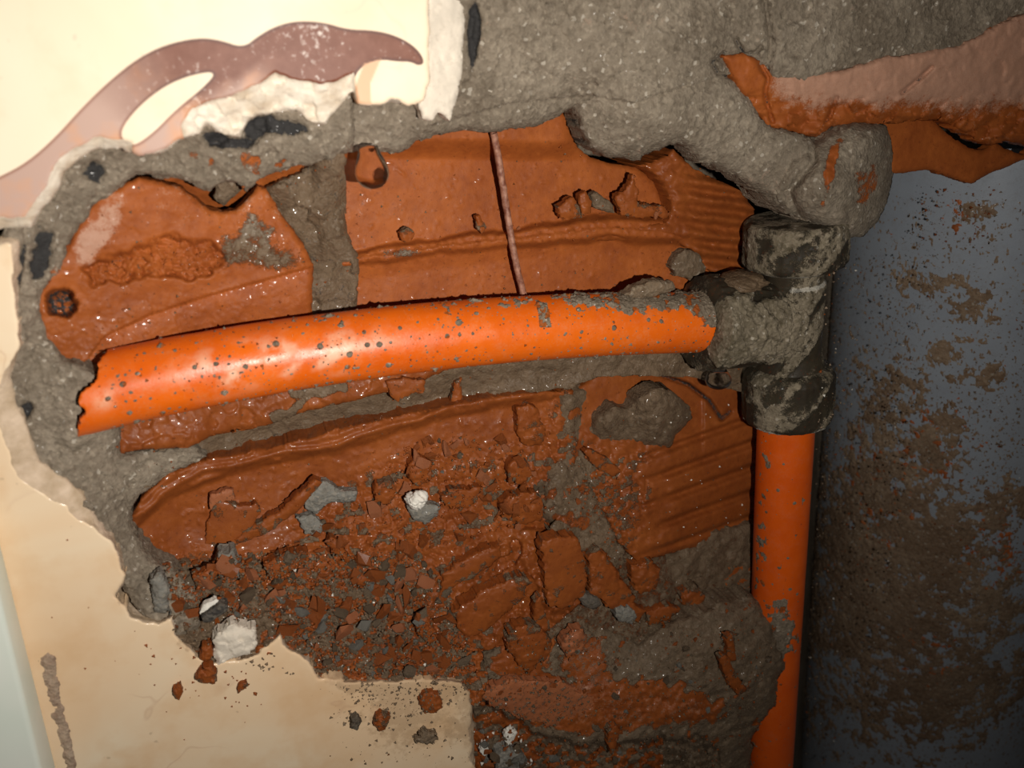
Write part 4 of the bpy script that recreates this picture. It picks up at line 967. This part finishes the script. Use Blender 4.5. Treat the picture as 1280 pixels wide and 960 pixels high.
piece('brick_splinter', [(568, 478), (576, 474), (578, 500), (572, 510), (564, 508)], 2.5, C, 'upright brick splinter just under the middle of the orange pipe', 'brick', 1.0, (0, 0), .5, 15)
piece('brick_shard', [(484, 478), (510, 472), (532, 476), (528, 490), (506, 496), (498, 502), (490, 494)], 2.5, C, 'flat brick flake stuck in the mortar joint under the orange pipe', 'brick', 1.0, (0, -.3), .4, 16)
piece('brick_splinter', [(728, 564), (734, 560), (760, 574), (776, 590), (770, 596), (750, 588)], 2.5, C, 'long brick splinter right of the muddy middle joint', 'brick', 1.0, (0, 0), .4, 17)
piece('stone', [(723, 746), (732, 741), (748, 748), (752, 756), (742, 762), (728, 757)], 3, masonry('slate', 1.0, 0, .5, 0, grey=((.06, .065, .065), (.13, .135, .13))), 'dark oval pebble at the foot of the large brick wedge', 'stone', 1.2, (0, 0), .8, 18, jag=.02)
piece('brick_splinter', [(668, 752), (676, 744), (682, 770), (688, 788), (676, 792), (668, 774)], 3, C, 'narrow upright brick splinter under the broken lower brick', 'brick', 1.0, (0, .3), .6, 19)
piece('mortar_piece', [(846, 318), (858, 310), (870, 318), (882, 334), (880, 346), (860, 350), (844, 346), (841, 330)], 5, BM_, 'dark mortar wedge behind the orange pipe left of the fitting', 'mortar', .8, (.6, -.5), .8, 20)
piece('brick_shard', [(522, 772), (534, 768), (540, 780), (545, 800), (538, 806), (526, 796), (519, 784)], 3, C, 'curved brick flake on the rubble above the tile corner', 'brick', 1.0, (0, 0), .8, 21)
piece('brick_shard', [(412, 670), (424, 676), (440, 700), (434, 704), (418, 692), (408, 680)], 3, C, 'pointed brick flake at the top of the left rubble', 'brick', 1.1, (0, 0), .6, 22)
piece('brick_shard', [(330, 706), (360, 692), (386, 690), (380, 704), (352, 722), (338, 724)], 4, C, 'flat slanting brick slab in the left rubble', 'brick', 1.0, (.5, -.5), .5, 23)
piece('brick_shard', [(240, 720), (262, 712), (272, 716), (266, 732), (246, 738)], 3, C, 'brick chunk at the left end of the rubble', 'brick', 1.0, (0, 0), .7, 24)
piece('mortar_piece', [(274, 692), (290, 690), (302, 704), (298, 722), (280, 726), (270, 712)], 5, GS, 'grey mortar lump at the left end of the rubble', 'mortar', 1.0, (0, 0), 1.4, 25, jag=.1)
piece('mortar_piece', [(190, 724), (204, 716), (212, 740), (208, 768), (196, 764), (188, 744)], 3, GS, 'grey mortar lump wedged against the left tile edge', 'mortar', .8, (0, 0), 1.0, 26, jag=.1)
t = piece('tile_chip', [(251, 770), (276, 754), (285, 756), (284, 764), (262, 778), (254, 778)], 3.5, masonry('tile_adhesive', 1.0, 0, .2, 0, grey=((.03, .028, .028), (.06, .055, .05))), 'dark rectangular tile adhesive chip with a white edge on the rubble', 'chip', 2.0, (0, 0), .3, 27, jag=.02)
piece('plaster_edge', [(249, 766), (255, 757), (270, 748), (276, 752), (253, 770)], 2, WH, 'white broken edge', None, .15, (0, 0), .3, 28, parent=t)
piece('tile_shard', [(266, 800), (280, 784), (292, 778), (304, 784), (318, 790), (322, 806), (312, 820), (290, 826), (272, 832), (268, 818)], 4, M_bisque, 'broken white tile shard at the lower left tile edge', 'tile shard', .9, (0, .4), 1.2, 29, jag=.07)
piece('brick_shard', [(252, 808), (264, 806), (268, 820), (258, 828), (248, 822)], 3, C, 'brick chunk left of the broken white tile shard', 'brick', 1.1, (0, 0), .8, 30)
piece('brick_shard', [(250, 838), (262, 834), (272, 842), (268, 854), (254, 856), (247, 848)], 3, C, 'wet brick lump on the cream tile under the white shard', 'brick', .9, (0, 0), .9, 31, jag=.08)
piece('brick_shard', [(217, 862), (226, 856), (230, 864), (224, 876), (218, 870)], 2.5, C, 'small wet brick crumb on the cream tile, lowest left', 'brick', .9, (0, 0), .8, 32)
piece('brick_shard', [(296, 856), (308, 851), (310, 858), (298, 866)], 1.6, C, 'thin brick sliver on the cream tile right of the wet lumps', 'brick', .9, (0, 0), .5, 33)
piece('brick_shard', [(468, 898), (476, 892), (487, 896), (484, 908), (474, 914), (468, 908)], 3, C, 'brown brick crumb in the middle of the bottom tile', 'brick', .9, (0, 0), .9, 34)
piece('stone', [(439, 898), (446, 892), (452, 902), (446, 912), (439, 910)], 2.5, masonry('dark_grit', 1.0, 0, .3, 0, grey=((.05, .04, .03), (.12, .1, .08))), 'dark angular grit left of the brown crumb on the bottom tile', 'stone', .9, (0, 0), .8, 35)
piece('brick_shard', [(524, 874), (534, 866), (548, 868), (553, 880), (546, 890), (530, 892)], 2.5, C, 'reddish brick clump near the bottom tile corner', 'brick', .9, (0, 0), .8, 36, jag=.12)
piece('mud_clump', [(520, 924), (530, 914), (538, 918), (546, 916), (545, 928), (534, 932), (524, 932)], 2.5, M_mud, 'muddy clump low on the bottom tile', 'mud', .9, (0, 0), .8, 37, jag=.12)
piece('brick_shard', [(760, 914), (770, 906), (776, 914), (770, 936), (764, 944), (760, 930)], 3, C, 'upright brick chip low on the mortar mound', 'brick', 1.1, (0, 0), .6, 38)
piece('white_chip', [(632, 916), (640, 911), (647, 916), (642, 926), (635, 932), (630, 926)], 2, WH, 'white tile chip in the gap below the clay slab', 'chip', 1.2, (0, 0), .4, 39)
piece('white_chip', [(602, 932), (608, 929), (612, 940), (606, 946), (600, 940)], 2, WH, 'white chip beside the right edge of the bottom tile', 'chip', 1.2, (0, 0), .4, 40)
piece('stone', [(622, 944), (636, 936), (654, 940), (660, 956), (640, 968), (622, 962)], 5, GS, 'grey stone at the bottom edge right of the tile', 'stone', .9, (0, 0), 1.2, 41)
piece('brick_shard', [(908, 796), (918, 793), (920, 826), (910, 828)], 2.5, C, 'upright brick strip on the right of the mortar mound', 'brick', 1.2, (0, 0), .5, 42)
piece('brick_shard', [(898, 820), (908, 818), (922, 846), (934, 862), (922, 870), (906, 846)], 2.5, C, 'slanting brick strip below the upright strip on the mound', 'brick', 1.2, (0, 0), .5, 43)
piece('brick_shard', [(852, 742), (868, 734), (882, 744), (878, 758), (860, 762), (850, 752)], 4, C, 'brick lump at the top of the mortar mound', 'brick', 1.0, (0, 0), 1.0, 44, jag=.09)
piece('brick_shard', [(788, 708), (812, 702), (826, 716), (820, 738), (800, 742), (790, 728)], 4, C, 'brick lump right of the large wedge', 'brick', .9, (0, 0), 1.0, 45, jag=.09)
piece('brick_shard', [(808, 766), (836, 756), (850, 762), (838, 774), (812, 782)], 3, C, 'flat brick flake along the upper edge of the mound', 'brick', 1.1, (0, 0), .5, 46)
piece('brick_shard', [(770, 758), (790, 752), (806, 764), (798, 778), (778, 774)], 3.5, C, 'brick piece below the large wedge', 'brick', 1.0, (0, 0), .7, 47)
piece('mortar_piece', [(770, 762), (786, 756), (796, 768), (790, 780), (772, 778)], 4, GS, 'grey mortar lump below the large wedge', 'mortar', .2, (0, 0), 1.0, 48)
piece('brick_shard', [(636, 790), (650, 782), (676, 784), (690, 800), (680, 824), (662, 842), (648, 830), (634, 812)], 5, C, 'rounded muddy brick slab at the left top of the mound', 'brick', .7, (0, 0), 1.0, 49, jag=.06)
piece('brick_shard', [(700, 806), (716, 790), (728, 784), (734, 800), (726, 818), (708, 822)], 4, M_claydust, 'dusty triangular brick piece on top of the mound', 'brick', .9, (0, 0), 1.0, 50)
piece('brick_flake', [(594, 868), (640, 850), (700, 852), (756, 880), (790, 900), (740, 912), (690, 908), (650, 898), (616, 884)], 3, M_claydust, 'wide muddy brick slab lying on the front of the mound', 'brick', .6, (0, .3), .6, 51, jag=.03)
for i, (poly, lb) in enumerate([
    ([(695, 258), (716, 246), (722, 254), (728, 272), (700, 274)], 'left brick chip on the rib of the upper clay wall'),
    ([(724, 244), (732, 238), (740, 250), (738, 266), (728, 268)], 'small upright brick chip on the rib of the upper clay wall'),
    ([(770, 250), (782, 236), (792, 218), (796, 232), (800, 254), (832, 258), (834, 270), (800, 272), (776, 270)], 'large peaked brick chip at the right end of the upper rib')]):
    piece('brick_shard', poly, 3, C, lb, 'brick', 1.0, (0, 0), .7, 60 + i, d=25.5)
piece('mortar_piece', [(740, 244), (746, 240), (766, 256), (768, 266), (752, 264), (742, 256)], 3, BM_, 'dark mortar crumb between the brick chips on the upper rib', 'mortar', 1.0, (0, 0), .6, 64, d=25.5)
piece('brick_shard', [(594, 270), (600, 268), (607, 284), (602, 292), (596, 286)], 2, C, 'small upright chip left of the rusty rod', 'brick', 1.0, (0, 0), .5, 65, d=27.5)
piece('brick_shard', [(498, 290), (508, 284), (518, 290), (514, 302), (502, 302)], 2, C, 'round brick crumb on the left part of the upper rib', 'brick', 1.0, (0, 0), .6, 66, d=27.5)
piece('mortar_piece', [(782, 368), (800, 356), (818, 350), (840, 352), (846, 362), (820, 370), (796, 376)], 3.5, M_mud, 'mud lump lying on top of the orange pipe near the fitting', 'mud', .9, (0, 0), 1.0, 67, d=12)
# white plaster crumb
wc = lump_mesh('plaster_crumb', wv(521, 624, near_depth(521, 624, 10).min() - 1.5), (3.4, 2.6, 3.0), 15, M_white, rough=.55, sub=4)
set_props(wc, 'white crumbly plaster lump lying among wet brick chips', 'plaster')

# ------------------------------------------------------------------ many alike chips and crumbs
def hull(name, flat, n, seed, mat):
    r2 = random.Random(seed); bm = bmesh.new()
    for _ in range(n):
        v = Vector((r2.gauss(0, 1), r2.gauss(0, 1), r2.gauss(0, 1))).normalized() * r2.uniform(.75, 1)
        bm.verts.new((v.x, v.y * flat, v.z * r2.uniform(.6, 1)))
    g = bmesh.ops.convex_hull(bm, input=bm.verts[:])
    bmesh.ops.delete(bm, geom=[v for v in bm.verts if not v.link_faces], context='VERTS')
    bmesh.ops.recalc_face_normals(bm, faces=bm.faces)
    me = bpy.data.meshes.new(name); bm.to_mesh(me); bm.free(); me.materials.append(mat); return me
FL = [hull('brick_chip', .38, 11, 300 + i, M_clay if i % 4 else M_claydust) for i in range(12)]
CR = [hull('mortar_crumb', .7, 16, 340 + i, (M_brownmortar, M_greystone, M_brownmortar, M_mud)[i % 4]) for i in range(12)]
MARKS = [(258, 726, 'the brick chunk at the rubble\'s left end'), (286, 708, 'the grey lump at the rubble\'s left end'), (357, 708, 'the flat slanting brick slab'), (424, 687, 'the pointed brick flake'), (268, 766, 'the dark white-edged tile chip'), (294, 805, 'the broken white tile shard'),
         (531, 788, 'the curved brick flake'), (330, 640, 'the long slanting splinter'), (410, 618, 'the grey mortar piece by the splinter'), (521, 622, 'the white plaster crumb'), (578, 624, 'the flat pentagonal brick piece'), (648, 590, 'the glossy squarish brick piece'), (654, 636, 'the rounded wet brick piece'), (664, 535, 'the smooth upright brick lobe'),
         (765, 722, 'the large brick wedge'), (735, 750, 'the dark oval pebble'), (662, 812, 'the rounded slab topping the mound'), (717, 802, 'the dusty triangular piece on the mound'), (690, 880, 'the wide muddy slab'), (914, 811, 'the upright brick strip on the mound'), (866, 748, 'the brick lump topping the mound'), (766, 924, 'the upright chip low on the mound'),
         (637, 922, 'the white chip below the slab'), (638, 952, 'the grey stone at the bottom edge'), (805, 722, 'the brick lump right of the wedge'), (752, 578, 'the long splinter by the middle joint'), (800, 248, 'the peaked chip on the upper rib'), (710, 262, 'the left chip on the upper rib'), (508, 293, 'the round crumb on the upper rib'), (600, 280, 'the chip left of the rod'),
         (470, 770, 'the pale rubble left of the curved flake'), (583, 850, 'the tile corner')]
PEND = []
def scatter(name, meshes, poly, count, smin, smax, label, cat, group, seed, sink=.35, power=2.0):
    r2 = random.Random(seed); P = np.array(poly, float); x0, y0 = P.min(0); x1, y1 = P.max(0); n = 0; tries = 0
    while n < count and tries < count * 40:
        tries += 1
        px, py = r2.uniform(x0, x1), r2.uniform(y0, y1)
        if poly_sdf(poly, np.array([px]), np.array([py]))[0] < 0: continue
        if any(math.hypot(px - a, py - b) < q for a, b, q in ((267, 766, 24), (294, 805, 30), (521, 632, 26), (286, 652, 36), (410, 618, 34), (765, 722, 30), (706, 718, 34), (575, 623, 26))): continue
        s = smin + (smax - smin) * r2.random() ** power
        d = depth_at(px, py) - s * (.5 - sink)
        me = r2.choice(meshes)
        o = bpy.data.objects.new(name, me); COL.objects.link(o)
        o.location = W(px, py, d); o.scale = (s * .001 * r2.uniform(.8, 1.3), s * .001, s * .001 * r2.uniform(.7, 1.1))
        o.rotation_euler = (r2.uniform(-.6, .6), r2.uniform(-3.1, 3.1), r2.uniform(-.6, .6))
        k = min(range(len(MARKS)), key=lambda i: (MARKS[i][0] - px) ** 2 + (MARKS[i][1] - py) ** 2)
        dx, dy = px - MARKS[k][0], py - MARKS[k][1]
        an = int(round(math.degrees(math.atan2(-dy, dx)) / 45)) % 8
        side = ('right of', 'up right of', 'above', 'up left of', 'left of', 'down left of', 'below', 'down right of')[an]
        PEND.append((o, s * max(v.co.length for v in me.vertices) * (o.scale[0] + o.scale[2]), name, 'dusty brick chip' if me.materials[0] == M_claydust else 'orange brick chip' if name == 'brick_chip' else 'grey mortar crumb' if me.materials[0] == M_greystone else 'brown mortar crumb', side, MARKS[k][2]))
        set_props(o, label, cat, group); n += 1
def label_scatter():
    g = {}
    for o, s, name, kind, side, mark in PEND: g.setdefault((kind, side, mark), []).append((s, o))
    for (kind, side, mark), L in g.items():
        L.sort(key=lambda a: -a[0])
        for i, (s, o) in enumerate(L):
            size = 'small ' if len(L) == 1 else ('larger ', 'smaller ')[i] if len(L) == 2 else 'largest ' if i == 0 else 'smallest ' if i == len(L) - 1 else ('second', 'third', 'fourth', 'fifth', 'sixth', 'seventh', 'eighth', 'ninth', 'tenth', 'eleventh', 'twelfth', 'thirteenth', 'fourteenth', 'fifteenth', 'sixteenth', 'seventeenth')[min(i - 1, 15)] + ' largest '
            o['label'] = size + kind + ' ' + side + ' ' + mark
RUB = [(205, 705), (260, 700), (330, 690), (420, 690), (520, 690), (560, 740), (585, 800), (600, 845), (400, 846), (385, 815), (330, 770), (300, 780), (250, 780), (215, 750)]
LEDGE = [(470, 610), (500, 560), (560, 540), (640, 545), (690, 600), (680, 650), (620, 668), (540, 690), (440, 690), (350, 690), (420, 640)]
MOUND = [(640, 800), (740, 780), (860, 765), (940, 752), (970, 820), (945, 890), (900, 960), (640, 960), (600, 880)]
MID = [(715, 580), (790, 600), (800, 650), (770, 690), (730, 660), (700, 620)]
scatter('brick_chip', FL, RUB, 150, 1.2, 5.0, 'small wet orange brick chip lying in the rubble along the lower edge of the hole', 'brick chip', 'brick chips in the lower rubble', 401)
scatter('mortar_crumb', CR, RUB, 110, 1.0, 3.4, 'small grey mortar crumb lying in the rubble along the lower edge of the hole', 'mortar crumb', 'mortar crumbs in the lower rubble', 402)
scatter('brick_chip', FL, LEDGE, 90, 1.2, 4.6, 'small wet orange brick chip lying on the ledge around the white plaster crumb', 'brick chip', 'brick chips on the middle ledge', 403)
scatter('mortar_crumb', CR, LEDGE, 16, .8, 2.4, 'small grey mortar crumb lying on the ledge around the white plaster crumb', 'mortar crumb', 'mortar crumbs on the middle ledge', 404)
scatter('brick_chip', FL, MOUND, 34, .6, 2.2, 'small orange brick chip stuck on the mortar mound at the bottom', 'brick chip', 'brick chips on the mound', 405)
scatter('mortar_crumb', CR, MOUND, 50, .6, 2.4, 'small grey mortar crumb stuck on the mortar mound at the bottom', 'mortar crumb', 'mortar crumbs on the mound', 406)
scatter('brick_chip', FL, MID, 22, .9, 2.6, 'small orange brick chip stuck in the muddy middle joint', 'brick chip', 'brick chips in the middle joint', 407)
scatter('mortar_crumb', CR, [(595, 905), (640, 915), (720, 935), (820, 940), (820, 958), (600, 958)], 24, 1.2, 3.5, 'grey mortar crumb in the gap under the wide muddy slab', 'mortar crumb', 'mortar crumbs under the slab', 408)
scatter('brick_chip', FL, [(595, 900), (640, 915), (720, 930), (760, 935), (740, 958), (600, 958)], 26, 1.2, 3.6, 'orange brick chip in the gap under the wide muddy slab', 'brick chip', 'brick chips under the slab', 409)
scatter('brick_chip', FL, [(700, 262), (840, 262), (838, 276), (690, 282), (540, 300), (460, 312), (520, 296), (620, 284)], 26, .6, 2.0, 'tiny brick crumb lying along the rib of the upper clay wall', 'brick chip', 'brick crumbs on the upper rib', 410)

label_scatter()
# grit too fine to count: one object per place
def grit(name, regions, mat, label=None, cat=None, parent=None, seed=1):
    r2 = np.random.default_rng(seed); base = np.array([[0, -1, 0], [.9, .1, .5], [-.8, .2, .6], [.1, .1, -1], [0, .9, 0]]); fc = np.array([[0, 1, 2], [0, 3, 1], [0, 2, 3], [4, 2, 1], [4, 1, 3], [4, 3, 2]])
    VV, FF = [], []; k = 0
    for poly, count, s0, s1 in regions:
        P = np.array(poly, float); x0, y0 = P.min(0); x1, y1 = P.max(0)
        q = np.stack([r2.uniform(x0, x1, count * 3), r2.uniform(y0, y1, count * 3)], -1)
        q = q[poly_sdf(poly, q[:, 0], q[:, 1]) > 0][:count]
        for ca, cb, cq in ((267, 766, 20), (294, 805, 28), (521, 632, 24), (286, 652, 30)): q = q[np.hypot(q[:, 0] - ca, q[:, 1] - cb) > cq]
        s = s0 + (s1 - s0) * r2.random(len(q)) ** 3
        d = np.array([depth_at(*a) for a in q]) - s * .15
        c = W(q[:, 0], q[:, 1], d)
        for i in range(len(q)):
            R = Matrix.Rotation(r2.uniform(0, 6.28), 3, 'Y') @ Matrix.Rotation(r2.uniform(-.7, .7), 3, 'X')
            v = base * (1 + .5 * (r2.random((5, 3)) - .5)) * s[i] * .001
            VV.append(v @ np.array(R).T + c[i]); FF.append(fc + k); k += 5
    o = mesh_obj(name, np.concatenate(VV), np.concatenate(FF), mat, wall, None, False)
    o['kind'] = 'stuff'
    if parent is not None: child(o, parent)
    return o
HOLE = [(110, 280), (180, 230), (430, 200), (720, 170), (930, 220), (940, 700), (760, 760), (560, 760), (200, 690), (180, 600), (120, 540)]
grit('brick_grit', [(RUB, 2600, .25, 1.0), (LEDGE, 900, .25, .9), (MOUND, 700, .2, .8), (MID, 200, .25, .9), (HOLE, 900, .15, .6)], M_clay, 'fine orange brick grit scattered through the hole', 'grit', seed=501)
grit('mortar_grit', [(RUB, 3000, .25, 1.0), (LEDGE, 250, .2, .8), (MOUND, 1800, .2, .8), (MID, 200, .2, .8), (HOLE, 500, .15, .5)], M_brownmortar, 'fine grey mortar grit scattered over the rubble', 'grit', seed=502)
piece('brick_shard', [(678, 676), (700, 670), (722, 674), (733, 700), (731, 744), (704, 762), (684, 756), (680, 716)], 5, C, 'smooth flat brick slab with a pale patch, right side of the broken lower brick', 'brick', .7, (.4, -.6), .5, 70, jag=.03, fac=.35)
piece('brick_shard', [(552, 716), (600, 690), (626, 682), (624, 700), (590, 722), (552, 740)], 4, C, 'ridged brick strip at the left of the broken lower brick', 'brick', .6, (0, -.5), .7, 71, fac=.6)
piece('brick_shard', [(568, 764), (600, 740), (640, 722), (664, 726), (650, 752), (606, 790), (580, 796)], 5, C, 'broad brick ridge low on the broken lower brick', 'brick', .6, (.3, -.6), .9, 72, fac=.7)
grit('white_grit', [(RUB, 70, .3, .9), (MOUND, 30, .2, .6), ([(590, 910), (640, 905), (680, 958), (592, 958)], 25, .4, 1.2), ([(790, 520), (935, 500), (935, 660), (800, 690)], 40, .25, .6)], M_white, 'white plaster grit sprinkled over the rubble', 'grit', seed=503)
# mud splashed on the bottom tile and brick drops at its edge
LOWT = [(395, 855), (585, 852), (590, 955), (440, 955)]
grit('mud_specks', [(LOWT, 240, .12, .8), ([(420, 850), (580, 850), (585, 880), (500, 900), (420, 870)], 240, .2, .9), ([(395, 848), (200, 780), (330, 840)], 120, .3, .9)], M_mud, 'brown mud specks splashed on the bottom tile', 'mud', seed=504)
grit('brick_specks', [([(180, 800), (320, 830), (330, 900), (280, 880), (190, 860)], 34, .35, .9), ([(40, 600), (160, 760), (300, 900), (560, 955), (200, 955), (60, 800)], 26, .2, .6)], M_clay, 'tiny orange brick specks on the cream tile', 'brick specks', seed=505)
GP = [(1030, 330), (1130, 320), (1279, 360), (1279, 955), (1005, 955)]
grit('mud_grit', [(GP, 2600, .15, .75), ([(1080, 480), (1279, 440), (1279, 900), (1060, 900)], 2200, .2, .9), ([(1140, 240), (1260, 240), (1240, 330), (1130, 420)], 260, .2, .8)], masonry('pipe_grit', 1.0, 0, .4, 0, brown=.5, grey=((.14, .085, .05), (.5, .38, .27))), parent=groot, seed=506)
grit('brick_grit', [(GP, 420, .2, .8), ([(1150, 230), (1250, 230), (1230, 310), (1150, 300)], 120, .2, 1.0)], M_clay, parent=groot, seed=507)
grit('white_grit', [(GP, 90, .2, .7)], M_white, parent=groot, seed=508)
